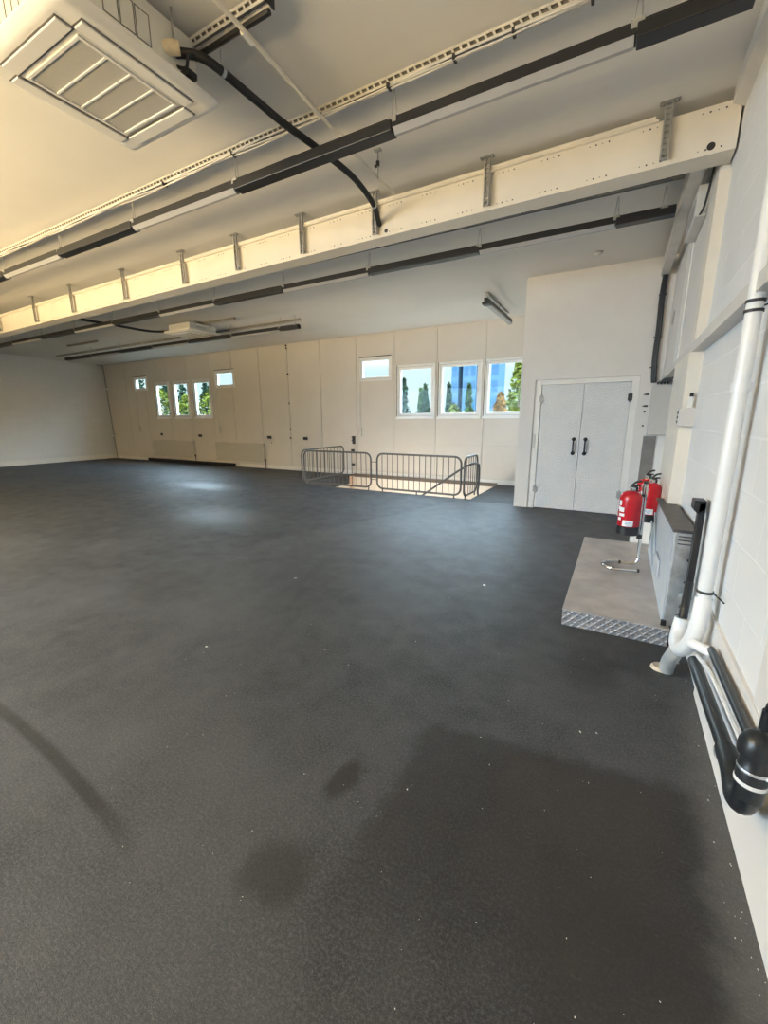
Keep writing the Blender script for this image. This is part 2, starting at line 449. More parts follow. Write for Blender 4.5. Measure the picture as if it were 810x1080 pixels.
mb = MB().poly([(.283, 4.352, 3.405), (.383, 4.352, 3.405), (.366, YD - .04, 3.395), (.272, YD - .04, 3.395)], (0, 0, .145))
struct(mb, 'beam', 'greytrim', 'grey white box rafter running from the steel beam to the door wall', 'beam')

# ------------------------------------------------------------------ windows
FEN = ['small high vent window nearest the brick end wall', 'first tall window of the far trio, nearest the brick end wall', 'middle tall window of the far trio above the radiators',
       'third tall window of the far trio, beside the vent', 'small high vent window between radiators and far trio', 'small high vent window behind the stair barriers',
       'tall window beside the vent, showing treetops only', 'tall window of the near trio showing blue towers', 'tall window of the near trio touching the partition']
for i, (a, b, c, d) in enumerate(OPEN):
    w = thing('window_%d' % (i + 1), ((a + b) / 2, YB, c), 'white framed ' + FEN[i], 'window', None, 'structure')
    small = d - c < .7
    mb = MB(); t = .055; y0, y1 = YB - .012, YB + .10
    def ring(a, b, c, d, t, y0, y1):
        mb.box(a, b, y0, y1, c, c + t); mb.box(a, b, y0, y1, d - t, d); mb.box(a, a + t, y0, y1, c + t, d - t); mb.box(b - t, b, y0, y1, c + t, d - t)
    ring(a, b, c, d, .045, y0, y1)
    mb.build('window_frame', 'upvc', w, bevel=.004)
    mb = MB(); ring(a + .05, b - .05, c + .05, d - .05, .06 if not small else .045, YB + .004, YB + .07)
    mb.build('sash', 'upvc', w, bevel=.004)
    mb = MB(); k = .112 if not small else .098
    ring(a + .0455, b - .0455, c + .0455, d - .0455, .004, YB + .01, YB + .05)
    mb.box(a + .005, a + .02, YB - .017, YB - .0125, c + .03, d - .0) if not small else mb.box(a, b, YB - .017, YB - .0125, d, d + .02)
    pieces(mb, 'gasket', 'gasket', w)
    MB().box(a + k - .01, b - k + .01, YB + .035, YB + .041, c + k - .01, d - k + .01).build('glass_pane', 'glass', w)
    if not small:
        MB().box(a - .01, b + .01, YB - .05, YB - .0125, c - .03, c).build('window_sill', 'upvc', w, bevel=.004)
        mb = MB().box(b - .10, b - .075, YB - .02, YB + .004, (c + d) / 2 - .05, (c + d) / 2 + .05); mb.box(b - .095, b - .08, YB - .035, YB - .02, (c + d) / 2 - .06, (c + d) / 2 + .01)
        mb.build('handle', 'upvc', w)
    else:
        mb = MB(); xr = a + .03
        mb.tube([(xr, YB - .02, d - .02), (xr, YB - .03, 1.25)], .007, 6); mb.box(xr - .02, xr + .02, YB - .05, YB - .001, 1.05, 1.28)
        mb.build('opener_rod', 'greytrim', w)

# ------------------------------------------------------------------ double doors
d = thing('door_1', (-.545, YD, 0), 'white embossed plate double doors with black pull handles', 'door', None, 'structure')
mb = MB()
mb.box(DX0, DX0 + .10, YD - .02, YD + .10, 0, DZ - .002); mb.box(DX1 - .10, DX1, YD - .02, YD + .10, 0, DZ - .002); mb.box(DX0 + .10, DX1 - .10, YD - .02, YD + .10, DZ - .075, DZ - .002)
mb.build('door_frame', 'trim', d, bevel=.003)
xm = -.548
for x0, x1, hx, sx in ((DX0 + .104, xm - .003, xm - .085, -1), (xm + .003, DX1 - .104, xm + .085, 1)):
    lf = MB().box(x0, x1, YD - .005, YD + .045, .012, DZ - .079).build('door_leaf', 'door', d, bevel=.002)
    mb = MB()
    z0, z1 = .945, 1.17
    mb.tube(smoothpts([(hx, YD - .005, z0), (hx, YD - .05, z0 + .015), (hx, YD - .052, (z0 + z1) / 2), (hx, YD - .05, z1 - .015), (hx, YD - .005, z1)], 5), .012, 10)
    for z in (z0, z1): mb.tube([(hx, YD - .012, z), (hx, YD - .0045, z)], .030, 14)
    mb.build('pull_handle', 'black', lf, smooth=True)
    hxp = x0 - .002 if sx < 0 else x1 + .002
    for z in (.33, 1.80):
        mb = MB().tube([(hxp, YD - .018, z - .07), (hxp, YD - .018, z + .07)], .011, 8)
        mb.box(hxp - .03, hxp + .03, YD - .026, YD - .021, z - .05, z + .05)
        mb.build('hinge', 'dark' if sx > 0 and z > 1 else 'galvdark', lf)
mb = MB().box(DX0 + .02, DX0 + .05, YD - .034, YD - .0205, 1.02, 1.24); mb.tube([(DX0 + .035, YD - .04, 1.03), (DX0 + .035, YD - .02, 1.03)], .012, 8)
mb.build('bolt', 'greytrim', d)

# ------------------------------------------------------------------ linear lights
def linear_light(name, y, z, x_end, mods, label, rods, ztop):
    t = thing('hanging_linear_light', (mods[0][1], y, z + .09), label, 'light', 'suspended linear light runs')
    x0 = mods[-1][0]; x1 = mods[0][1]
    MB().box(x0, x1, y - .032, y + .032, z + .03, z + .085).build('trunking', 'black', t, bevel=.004)
    for a, b, kind in mods:
        if kind == 'b':
            MB().box(a, b, y - .05, y + .05, z, z + .066).build('blank_cover', 'black', t, bevel=.006)
        else:
            f = MB().box(a + .002, b - .002, y - .046, y + .046, z + .018, z + .045).build('lamp_module', 'black', t)
            MB().poly([(a + .01, y - .043, z + .018), (a + .01, y + .043, z + .018), (a + .01, y + .012, z - .012), (a + .01, y - .012, z - .012)], (b - a - .02, 0, 0)).build('diffuser', 'diffuser', f)
    for x in rods:
        zt = ztop
        mb = MB(); mb.tube([(x - .02, y, z + .085), (x - .004, y, zt)], .003, 5); mb.tube([(x + .02, y, z + .085), (x + .004, y, zt)], .003, 5)
        mb.box(x - .03, x + .03, y - .037, y + .037, z + .05, z + .09)
        pieces(mb, 'suspension_wire', 'galvdark', t)
    return t
def mods(x, first, widths):
    out = []
    k = first
    for w in widths:
        out.append((x - w, x, k)); x -= w; k = 'd' if k == 'b' else 'b'
    return out
m1 = mods(.345, 'b', [.475, 1.405, 1.49, 1.46, 1.46, 1.46, 1.46, 1.46, 1.46, 1.46])
linear_light('linear_light', 2.925, 3.375, 0, m1, 'black suspended light run crossing the ceiling on the camera side of the beam', [m[0] for m in m1[:8]], 3.63)
m2 = mods(.245, 'b', [.485, 1.36, 1.45, 1.46, 1.46, 1.46, 1.46, 1.46, 1.46, 1.46, 1.46])
linear_light('linear_light', 5.125, 3.325, 0, m2, 'black suspended light run just beyond the steel beam', [m[0] for m in m2[:10]] + [.15], 3.585)
m3 = mods(-5.9, 'b', [.5, 1.45, 1.45, 1.45, 1.45, 1.45, 1.45])
linear_light('linear_light', 7.10, 3.30, 0, m3, 'shortest black suspended light run, nearest the back wall', [m[0] for m in m3[:6]] + [-6.0], 3.58)

# ------------------------------------------------------------------ slotted channels
def slotted(name, x0, x1, y, z, label, m='channel', h=.05, w=.045, near=True, step=.05, slot_to=None, cables=False, group='slotted cable trays under the ceiling'):
    t = thing(name, (x1, y, z + h), label, 'cable tray', group)
    mb = MB()
    t_ = .0035
    mb.box(x0, x1, y - w / 2, y + w / 2, z + h - t_, z + h)           # top web
    for s in (-1, 1):
        ya = y + s * w / 2
        ylo, yhi = (ya - t_, ya) if s > 0 else (ya, ya + t_)
        lim = slot_to if slot_to is not None else x0
        mb.box(x0, x1, ylo, yhi, z, z + h * .28); mb.box(x0, x1, ylo, yhi, z + h * .72, z + h - t_)
        x = x1
        while x > lim:
            mb.poly([(x - .014, ylo, z + h * .28), (x, ylo, z + h * .28), (x - .012, ylo, z + h * .72), (x - .026, ylo, z + h * .72)], (0, t_, 0))
            x -= step
        if lim > x0: mb.box(x0, lim, ylo, yhi, z + h * .28, z + h * .72)
    mb.build('channel', m, t)
    MB().box(x0 + .01, x1 - .01, y - w * .18, y + w * .18, z + h * .25, z + h - t_ - .001).build('inner_web', 'webshade', t)
    return t
tr = slotted('cable_tray', -17.8, .45, 2.90, 3.635, 'slotted pale channel above the light run on the camera side of the beam', slot_to=-9)
mb = MB()
for k, (yy, zz) in enumerate(((2.865, 3.622), (2.875, 3.615), (2.89, 3.618))):
    pts = []
    x = .45
    while x > -9:
        pts.append((x, yy + .006 * math.sin(x * 3 + k), zz + .008 * math.sin(x * 4.3 + k * 2))); x -= .15
    mb.tube(pts, .005, 5)
mb.build('cable', 'greytrim', tr)
mb = MB()
for x in (.1, -.35, -.75, -1.1, -1.55, -2.1, -3.0, -3.9): mb.box(x - .008, x + .008, 2.855, 2.905, 3.608, 3.634)
pieces(mb, 'cable_tie', 'dark', tr)
slotted('cable_tray', -17.8, .28, 5.07, 3.60, 'slotted dark channel hidden behind the steel beam', 'galvdark', slot_to=-9)
slotted('cable_tray', -16.8, -6.30, 7.62, 3.585, 'slotted channel nearest the back wall above the shortest light run', 'galvdark', step=.07, slot_to=-11)
slotted('cable_tray', -14.4, -12.8, 6.85, 3.60, 'short lone dark channel stub far from the ceiling cassettes', 'galvdark', step=.08)
slotted('cable_tray', -8.6, -7.45, 6.85, 3.59, 'short dark channel stub carrying the distant ceiling cassette', 'galvdark', step=.08)
t = slotted('cable_tray', -2.62, -1.85, 2.105, 3.655, 'short grey channel stub above the nearer ceiling cassette', 'greytrim')
MB().tube([(-2.6, 2.135, 3.645), (-1.88, 2.135, 3.645)], .016, 8).build('cable', 'black', t)
MB().box(-1.853, -1.846, 2.07, 2.14, 3.64, 3.712).build('end_cap', 'black', t)

# beam hangers
def hanger(x):
    z0 = bz(x) + .02; z1 = zc(4.1)
    t = thing('beam_hanger', (x, 4.0960, z1), 'x', 'hanger', 'slotted hanger straps along the beam face')
    mb = MB()
    for s in (-1, 1): mb.box(x + s * .02 - .006, x + s * .02 + .006, 4.0940, 4.1140, z0, z1 - .006)
    z = z0
    while z < z1 - .03:
        mb.box(x - .0141, x + .0141, 4.1020, 4.1140, z, z + .012); z += .036
    mb.box(x - .014, x + .014, 4.1125, 4.11405, z0, z1 - .006)
    mb.tube([(x, 4.083, z0 + .03), (x, 4.1485, z0 + .03)], .008, 6)
    mb.build('strap', 'galvdark', t)
    mb = MB().box(x - .06, x + .06, 4.0660, 4.1140, z1 - .006, z1 + .0)
    for s in (-1, 1): mb.tube([(x + s * .045, 4.0860, z1 - .018), (x + s * .045, 4.0860, z1 - .004)], .009, 6)
    mb.build('foot_plate', 'galvdark', t)
    return t
HX = [.075, -1.24, -2.38, -3.32, -4.35, -5.37, -6.75, -8.27, -9.58, -11.1]
HL = ['grey slotted hanger strap at the wall end of the beam', 'grey slotted hanger strap second from the wall end of the beam', 'grey slotted hanger strap beside the end of the black hose',
      'grey slotted hanger strap first past the black hose', 'grey slotted hanger strap second past the black hose', 'grey slotted hanger strap third past the black hose',
      'grey slotted hanger strap fourth past the black hose', 'grey slotted hanger strap fifth past the black hose', 'grey slotted hanger strap sixth past the black hose', 'grey slotted hanger strap seventh past the black hose, farthest seen']
for x, l in zip(HX, HL): hanger(x)['label'] = l

# white conduits
mb = MB().tube([(-17.8, 4.134, bz(-17.8) + .317), (.0, 4.134, bz(0) + .317)], .014, 8)
tag(mb.build('conduit', 'cream', loc=(0, 4.10, 3.62), smooth=True), 'long white conduit running along the top of the beam', 'conduit')
mb = MB().tube(smoothpts([(-2.04, YF + .05, 3.66), (-2.04, .9, 3.635), (-2.05, 2.0, 3.612), (-2.08, 3.0, 3.587), (-2.12, 3.7, 3.60), (-2.14, 4.085, 3.625)], 6), .013, 8)
c = tag(mb.build('conduit', 'cream', loc=(-2.1, 3, 3.65), smooth=True), 'thin white conduit crossing under the channel to meet the beam', 'conduit')
mb = MB()
for y in (2.15, 3.1): mb.tube([(-2.062, y - .04, 3.61 - .025 * (y > 3)), (-2.066, y + .04, 3.608 - .022 * (y > 3))], .019, 8)
pieces(mb, 'coupler', 'trim', c, smooth=True)
t = thing('threaded_rod', (-2.02, 3.55, zc(3.55)), 'lone threaded rod hanging from the ceiling beside the thin conduit', 'rod')
MB().tube([(-2.02, 3.55, 3.50), (-2.02, 3.55, zc(3.55))], .006, 6).build('rod', 'galvdark', t)
mb = MB().tube([(-2.02, 3.55, 3.59), (-2.02, 3.55, 3.625)], .016, 6); mb.box(-2.05, -2.02, 3.54, 3.56, 3.585, 3.6); mb.build('nut', 'dark', t)
mb = MB().box(-2.05, -1.99, 3.53, 3.57, zc(3.55) - .01, zc(3.55)); mb.build('ceiling_bracket', 'galvdark', t)

# ------------------------------------------------------------------ ceiling cassettes
def cassette(x0, y0, x1, y1, z, label):
    cx, cy = (x0 + x1) / 2, (y0 + y1) / 2
    t = thing('ceiling_cassette', (cx, cy, zc(cy)), label, 'air conditioner', 'ceiling cassette air conditioners')
    w = x1 - x0; h = y1 - y0
    # fascia: chamfered plate with rounded corners
    mb = MB(); r = .035
    def rr(i, zz):
        out = []
        for (px, py, a0) in ((x1 - i - r, y1 - i - r, 0), (x0 + i + r, y1 - i - r, 90), (x0 + i + r, y0 + i + r, 180), (x1 - i - r, y0 + i + r, 270)):
            for k in range(5):
                a = R(a0 + 22.5 * k); out.append(mb.bm.verts.new((px + r * math.cos(a), py + r * math.sin(a), zz)))
        return out
    loops = [rr(.012, z + .055), rr(0, z + .045), rr(0, z + .032), rr(.03, z + .004), rr(.055, z)]
    for p, q in zip(loops, loops[1:]):
        n = len(p)
        for k in range(n): mb.bm.faces.new((p[k], p[(k + 1) % n], q[(k + 1) % n], q[k]))
    mb.bm.faces.new(loops[0]); mb.bm.faces.new(loops[-1][::-1])
    f = mb.build('fascia', 'acw', t, smooth=True)
    # body
    b = .085
    bd = MB().box(x0 + b, x1 - b, y0 + b, y1 - b, z + .055, zc(cy) - .055).build('body', 'acbody', t, bevel=.006)
    mb = MB(); zb0, zb1 = z + .12, zc(cy) - .12
    for s in (0, 1):
        for k in range(3):
            ya = cy + .02 + k * .085 - .2
            xx = (x1 - b) if s else (x0 + b)
            X0, X1 = (xx, xx + .003) if s else (xx - .003, xx)
            for (p, q, u, v) in ((ya, ya + .08, zb0, zb0 + .004), (ya, ya + .08, zb1 - .004, zb1), (ya, ya + .004, zb0, zb1), (ya + .076, ya + .08, zb0, zb1)):
                mb.box(X0, X1, p, q, u, v)
    for k in range(7):
        xa = cx - .25 + k * .07
        mb.box(xa, xa + .004, y0 + b - .003, y0 + b, zb0, zb1)
    pieces(mb, 'knockout', 'acdark', bd)
    mb = MB()
    for sx in (-1, 1):
        for sy in (-1, 1):
            mb.tube([(cx + sx * (w / 2 - b + .02), cy + sy * .2, z + .15), (cx + sx * (w / 2 - b + .02), cy + sy * .2, zc(cy))], .006, 6)
    pieces(mb, 'hanging_rod', 'galvdark', t)
    # intake grille
    gx, gy = w * .285, h * .285
    mb = MB().box(cx - gx, cx + gx, cy - gy, cy + gy, z - .003, z + .001); g = mb.build('intake_grille', 'acgrille', t)
    mb = MB(); e = .016
    mb.box(cx - gx - e, cx + gx + e, cy - gy - e, cy - gy, z - .010, z); mb.box(cx - gx - e, cx + gx + e, cy + gy, cy + gy + e, z - .010, z)
    mb.box(cx - gx - e, cx - gx, cy - gy, cy + gy, z - .010, z); mb.box(cx + gx, cx + gx + e, cy - gy, cy + gy, z - .010, z)
    for k in (1, 2, 3):
        yy = cy - gy + 2 * gy * k / 4
        mb.box(cx - gx, cx + gx, yy - .006, yy + .006, z - .009, z - .0031)
    pieces(mb, 'grille_bar', 'acw', g, bevel=.002)
    # four louvres with their shadow slots
    for s in (-1, 1):
        for horiz in (0, 1):
            L = .285 if horiz else .30
            mb = MB()
            a0 = (h / 2 if horiz else w / 2)
            n0, n1 = a0 - .150, a0 - .070
            def bx(u0, u1, v0, v1, z0, z1):
                lo, hi = sorted((s * v0, s * v1))
                if horiz: mb.box(cx + u0, cx + u1, cy + lo, cy + hi, z0, z1)
                else: mb.box(cx + lo, cx + hi, cy + u0, cy + u1, z0, z1)
            bx(-L, L, n0 + .004, n1 - .004, z - .012, z - .002)
            lv = mb.build('louvre', 'acw', t, bevel=.004)
            mb = MB()
            bx(-L - .006, L + .006, n0 - .006, n0 + .0035, z - .0035, z); bx(-L - .006, L + .006, n1 - .0035, n1 + .003, z - .0035, z)
            bx(-L - .006, -L - .001, n0, n1, z - .0035, z); bx(L + .001, L + .006, n0, n1, z - .0035, z)
            pieces(mb, 'air_slot', 'acdark', lv)
    mb = MB(); q = gx + .035; q2 = gy + .035
    for (a, b_, c_, d_) in ((-q, q, -q2 - .004, -q2), (-q, q, q2, q2 + .004), (-q - .004, -q, -q2, q2), (q, q + .004, -q2, q2)):
        mb.box(cx + a, cx + b_, cy + c_, cy + d_, z - .0025, z)
    pieces(mb, 'panel_joint', 'acdark', f)
    return t
cassette(-3.25, 1.295, -2.36, 2.19, 3.36, 'off white ceiling cassette nearest the camera with grey mesh grille')
cassette(-9.25, 6.40, -8.36, 7.26, 3.40, 'small looking distant ceiling cassette beyond the steel beam')
# refrigerant hoses
hp = smoothpts([(-2.50, 1.93, 3.545), (-2.40, 1.99, 3.55), (-2.31, 2.08, 3.535), (-2.27, 2.35, 3.51), (-2.25, 2.65, 3.50), (-2.21, 3.05, 3.50), (-2.19, 3.45, 3.495), (-2.24, 3.85, 3.465), (-2.33, 4.10, 3.43), (-2.345, 4.17, 3.425)], 6)
t = thing('pipe_hose', (-2.33, 2.1, 3.55), 'thick black lagged hose sagging from the nearer cassette to the beam', 'hose')
MB().tube(hp, .024, 12).build('lagging', 'blackrub', t, smooth=True)
mb = MB()
for i in (14, 42): 
    if i < len(hp) - 1: mb.tube([hp[i], hp[i + 1] * .4 + hp[i] * .6], .028, 10)
mb.tube([(hp[14].x, hp[14].y, hp[14].z + .02), (hp[14].x, hp[14].y, 3.66)], .003, 5)
pieces(mb, 'clip', 'galv', t)
mb = MB(); mb.tube([(-2.475, 1.90, 3.545), (-2.42, 1.93, 3.548), (-2.395, 1.955, 3.55)], [.033, .036, .03], 14); mb.build('insulation_cap', 'creamcap', t, smooth=True)
mb = MB(); mb.tube(smoothpts([(-2.47, 1.96, 3.50), (-2.40, 1.99, 3.48), (-2.36, 1.98, 3.52), (-2.34, 2.02, 3.54)], 5), .009, 8); mb.box(-2.43, -2.36, 1.97, 2.03, 3.43, 3.46); mb.build('drain_elbow', 'black', t)
hp2 = smoothpts([(-9.2, 6.75, 3.52), (-9.7, 6.4, 3.50), (-9.75, 5.6, 3.50), (-9.7, 4.9, 3.48), (-9.65, 4.36, 3.42)], 6)
tag(MB().tube(hp2, .026, 8).build('pipe_hose', 'blackrub', loc=(-9.2, 6.75, 3.52), smooth=True), 'black lagged hose from the distant cassette back to the beam', 'hose')

# short batten light by the partition
t = thing('hanging_batten_light', (-2.16, 8.2, 3.60), 'short black and white batten light hung by the windows', 'light')
MB().box(-2.27, -2.22, 7.70, 9.25, zc(8.5) - .045, zc(8.5) - .003).build('channel', 'galvdark', t)
b1 = MB().box(-2.155, -2.095, 7.25, 9.05, 3.36, 3.42).build('lamp_body', 'black', t, bevel=.004)
MB().box(-2.165, -2.085, 7.42, 9.02, 3.325, 3.359).build('diffuser', 'diffuser', b1, bevel=.006)
MB().box(-2.185, -2.065, 7.25, 7.40, 3.32, 3.359).build('end_box', 'black', b1)
mb = MB()
for y in (7.75, 8.95): mb.tube([(-2.13, y, 3.42), (-2.24, y, zc(8.5) - .045)], .004, 5)
pieces(mb, 'suspension_wire', 'galvdark', t)
mb = MB().tube(smoothpts([(-2.24, 8.2, 3.575), (-2.17, 8.3, 3.56), (-2.14, 8.2, 3.50), (-2.13, 8.1, 3.42)], 5), .006, 6); mb.build('flex', 'black', t)
# detector
t = thing('smoke_detector', (-.49, 6.78, zc(6.78)), 'small round detector on the ceiling in front of the doors', 'detector')
MB().lathe([(.05, 0), (.05, -.012), (.035, -.03), (.012, -.035)], (-.49, 6.78, zc(6.78)), 16).build('detector_head', 'greytrim', t, smooth=True)
MB().lathe([(.062, .0), (.062, -.008), (.05, -.010)], (-.49, 6.78, zc(6.78)), 16).build('base_ring', 'galvdark', t)

# ------------------------------------------------------------------ radiators and back wall bits
def radiator(x0, x1, z0, z1, label):
    t = thing('radiator', ((x0 + x1) / 2, YB, 0), label, 'radiator', 'panel radiators on the back wall')
    mb = MB().box(x0, x1, YB - .11, YB - .09, z0, z1); mb.box(x0, x1, YB - .045, YB - .028, z0, z1)
    n = int((x1 - x0) / .055)
    for k in range(n):
        xx = x0 + .03 + k * (x1 - x0 - .06) / (n - 1)
        mb.box(xx - .014, xx + .014, YB - .116, YB - .1095, z0 + .05, z1 - .05)
    mb.build('panel', 'rad', t, bevel=.003)
    mb = MB().box(x0 + .005, x1 - .005, YB - .115, YB - .028, z1, z1 + .014); mb.build('top_grille', 'rad', t)
    MB().box(x1, x1 + .006, YB - .115, YB - .028, z0 + .0, z1 + .012).build('end_panel', 'greytrim', t)
    mb = MB().tube([(x1 + .03, YB - .07, .0), (x1 + .03, YB - .07, z0 + .05), (x1 - .01, YB - .07, z0 + .05)], .011, 8)
    mb.lathe([(.02, 0), (.024, .02), (.024, .06), (.015, .07)], (x1 + .03, YB - .07, z0 + .04), 12); mb.build('valve', 'dark', t, smooth=True)
    mb = MB()
    for xx in (x0 + .3, x1 - .3): mb.box(xx - .02, xx + .02, YB - .03, YB - .0, z0 + .05, z1 - .05)
    pieces(mb, 'wall_bracket', 'rad', t)
radiator(-15.15, -12.90, .21, .77, 'cream panel radiator under the far trio of windows')
radiator(-11.75, -9.60, .19, .76, 'cream panel radiator under bare boards, nearer the stair barriers')
mb = MB().box(-15.5, -10.85, YB - .16, YB - .118, 0, .115); mb.box(-15.45, -10.9, YB - .17, YB - .16, .02, .06)
tag(mb.build('cable_duct', 'black', loc=(-13.1, YB - .14, 0), bevel=.004), 'low black duct on the floor below both radiators', 'duct')
def socket(x, z, label, w=.075, m='dark'):
    t = thing('wall_socket', (x, YB, z), label, 'socket', 'sockets on the back wall')
    MB().box(x - w, x + w, YB - .03, YB - .0, z - .043, z + .043).build('back_box', m, t, bevel=.003)
    mb = MB()
    for s in ((-1, 1) if w > .06 else (0,)): mb.box(x + s * .035 - .012, x + s * .035 + .012, YB - .036, YB - .03, z - .02, z + .02)
    pieces(mb, 'outlet', 'gasket', t)
socket(-9.40, .965, 'dark double socket above the end of the nearer radiator')
socket(-7.99, .955, 'dark double socket on bare boards nearest the stair barriers')
socket(-12.60, .97, 'dark double socket between the two radiators')
socket(-14.72, .99, 'small dark single socket above the farther radiator', .05)
socket(-9.30, .80, 'cream single socket just below a dark double socket', .05, 'cream')
t = thing('door_latch', (-6.32, YB, .97), 'black star shaped latch handle on the panel joint below the vent', 'latch')
mb = MB().box(-6.36, -6.27, YB - .02, YB - .0, .84, 1.05); mb.build('latch_plate', 'dark', t)
mb = MB()
for a in range(4):
    ca, sa = math.cos(R(45 + 90 * a)), math.sin(R(45 + 90 * a)); mb.tube([(-6.315, YB - .035, .98), (-6.315 + .07 * ca, YB - .035, .98 + .07 * sa)], .014, 8)
mb.tube([(-6.315, YB - .04, .98), (-6.315, YB - .0, .98)], .022, 10); mb.build('star_knob', 'dark', t)
mb = MB().tube(smoothpts([(-6.315, YB - .012, .84), (-6.26, YB - .012, .65), (-6.24, YB - .012, .35), (-6.33, YB - .012, .1)], 6), .008, 6); mb.build('cable', 'greytrim', t)
for z, l in ((.665, 'small black clip upper of two behind the corner barrier'), (.28, 'small black clip lower of two behind the corner barrier')):
    t = tag(MB().box(-6.40, -6.30, YB - .03, YB - .0, z - .03, z + .03).build('wall_clip', 'dark', loc=(-6.35, YB, z), bevel=.005), l, 'clip', 'clips behind the corner barrier')
mb = MB()
for zz in (3.55, 3.48, 2.78, 1.96, 1.22, .96):
    mb.tube([(-8.54 + random.uniform(-.02, .02), YB - .012, zz), (-8.54 + random.uniform(-.02, .02), YB + .002, zz)], .028, 8)
tag(mb.build('fixing_plugs', 'dark', loc=(-8.54, YB, 0)), 'row of dark fixing plugs down one board joint', 'plugs', kind='stuff')
# corner conduit
t = thing('corner_conduit', (XL + .05, YB - .06, 0), 'dark thin pipe rising in the corner by the brick end wall', 'pipe')
mb = MB().tube(smoothpts([(XL + .30, YB - .05, .02), (XL + .22, YB - .05, .08), (XL + .19, YB - .05, .3), (XL + .16, YB - .05, 1.2), (XL + .08, YB - .05, 3.4), (XL + .05, YB - .05, 3.56), (XL + .05, YB - .25, 3.59)], 6), .022, 8)
mb.build('tube', 'galvdark', t, smooth=True)
mb = MB()
for z in (.9, 2.7): mb.box(XL + .06, XL + .24, YB - .075, YB - .0, z - .02, z + .02)
pieces(mb, 'saddle', 'trim', t)

# ------------------------------------------------------------------ stair barriers
def barrier(p0, p1, z0, z1, feet, label, n, drop=.0):
    p0 = Vector((*p0, 0)); p1 = Vector((*p1, 0)); L = (p1 - p0).length; d = (p1 - p0) / L
    t = thing('barrier', tuple(p0), label, 'barrier', 'tube barriers around the stair opening')
    r = .13; pts = []
    for (u, v, a0) in ((r, z0 + r, 270), (r, z1 - r, 180), (L - r, z1 - r, 90), (L - r, z0 + r, 0)):
        for k in range(6):
            a = R(a0 - 18 * k) if True else 0
            pts.append(p0 + d * (u + r * math.cos(a)) + Vector((0, 0, v + r * math.sin(a))))
    pts.append(pts[0])
    MB().tube(pts, .019, 10, cap=False).build('frame_tube', 'greyguard', t, smooth=True)
    for k in range(1, n):
        q = p0 + d * (L * k / n)
        MB().tube([q + Vector((0, 0, z0)), q + Vector((0, 0, z1))], .0075, 6).build('upright_bar', 'greyguard', t)
    for f in feet:
        q = p0 + d * (L * f)
        MB().tube([q + Vector((0, 0, z0)), q + Vector((0, 0, 0.0))], .014, 8).build('foot', 'greyguard', t)
    return t
barrier((-6.33, 7.575), (-4.53, 7.575), .075, .80, (.52, .965), 'first grey tube barrier along the stair edge, meeting the corner barrier', 15)
b2 = barrier((-4.37, 7.56), (-2.53, 7.53), .075, .80, (.07, .5, .93), 'longest grey tube barrier along the stair edge, beside the handrail', 15)
mb = MB()
for z in (.25, .62): mb.tube([(-4.55, 7.572, z), (-4.36, 7.56, z)], .008, 6)
pieces(mb, 'coupling', 'greyguard', b2)
barrier((-6.42, 7.60), (-6.44, 9.35), .08, .80, (.08, .9), 'grey tube barrier across the far end of the stair opening', 12)
barrier((-2.43, 7.42), (-2.43, 8.22), .075, .80, (.12, .85), 'short grey tube barrier by the dark landing', 6)
t = thing('handrail', (-2.45, 7.66, 0), 'grey stair handrail sloping down between the barriers', 'handrail')
MB().tube(smoothpts([(-4.2, 7.70, -.60), (-3.4, 7.70, -.03), (-2.75, 7.70, .44), (-2.58, 7.71, .555), (-2.46, 7.78, .63), (-2.40, 7.90, .655), (-2.395, 8.10, .635), (-2.39, 8.20, .60)], 6), .02, 10).build('rail', 'greyguard', t, smooth=True)
MB().tube(smoothpts([(-2.39, 8.20, .60), (-2.39, 8.23, .50), (-2.39, 8.23, .2), (-2.39, 8.19, .08), (-2.35, 8.1, .0)], 6), .02, 10).build('newel_tube', 'greyguard', t, smooth=True)
t = thing('newel_post', (-6.09, 9.2, -.1), 'pale timber newel post low in the stair opening', 'post')
MB().box(-6.14, -6.05, 9.15, 9.24, -3.0, .04).build('post', 'wood', t, bevel=.006)
MB().box(-6.15, -6.04, 9.14, 9.25, .04, .075).build('post_cap', 'dark', t, bevel=.01)

# ------------------------------------------------------------------ items by the doors
t = thing('electrical_cabinet', (.48, YD, 1.25), 'putty grey metal cabinet fixed beside the double doors', 'cabinet')
MB().box(.343, .615, YD - .19, YD - .046, 1.255, 1.955).build('body', 'cabinet', t, bevel=.006)
dd = MB().box(.352, .606, YD - .202, YD - .1905, 1.262, 1.948).build('door', 'cabinet', t, bevel=.003)
MB().tube([(.59, YD - .214, 1.6), (.59, YD - .202, 1.6)], .012, 8).build('lock', 'galvdark', dd)
MB().box(.6155, .635, YD - .17, YD - .06, 1.20, 1.95).build('side_duct', 'black', t)
tag(MB().box(.312, .474, YD - .055, YD - .0455, .30, 1.235).build('chequer_plate', 'chequer', loc=(.39, YD, .3)), 'grey chequer plate panel fixed under the cabinet', 'plate')
tag(MB().box(.495, .60, YD - .07, YD - .0455, 0, 1.25).build('cover_strip', 'trim', loc=(.55, YD, 0), bevel=.004), 'white vertical cover strip under the cabinet beside the chequer plate', 'strip')
pts = smoothpts([(.325, YD - .085, 3.392), (.315, YD - .085, 3.1), (.325, YD - .08, 2.7), (.322, YD - .085, 2.35), (.340, YD - .08, 2.05), (.35, YD - .075, 1.996)], 6)
t = thing('cable_bundle', (.325, YD - .08, 2.0), 'thick black cable bundle dropping from the rafter to the cabinet', 'cable')
mb = MB().tube(pts, .030, 10); mb.tube([p + Vector((.022, -.012, 0)) for p in pts], .018, 8); mb.build('cables', 'black', t, smooth=True)
mb = MB()
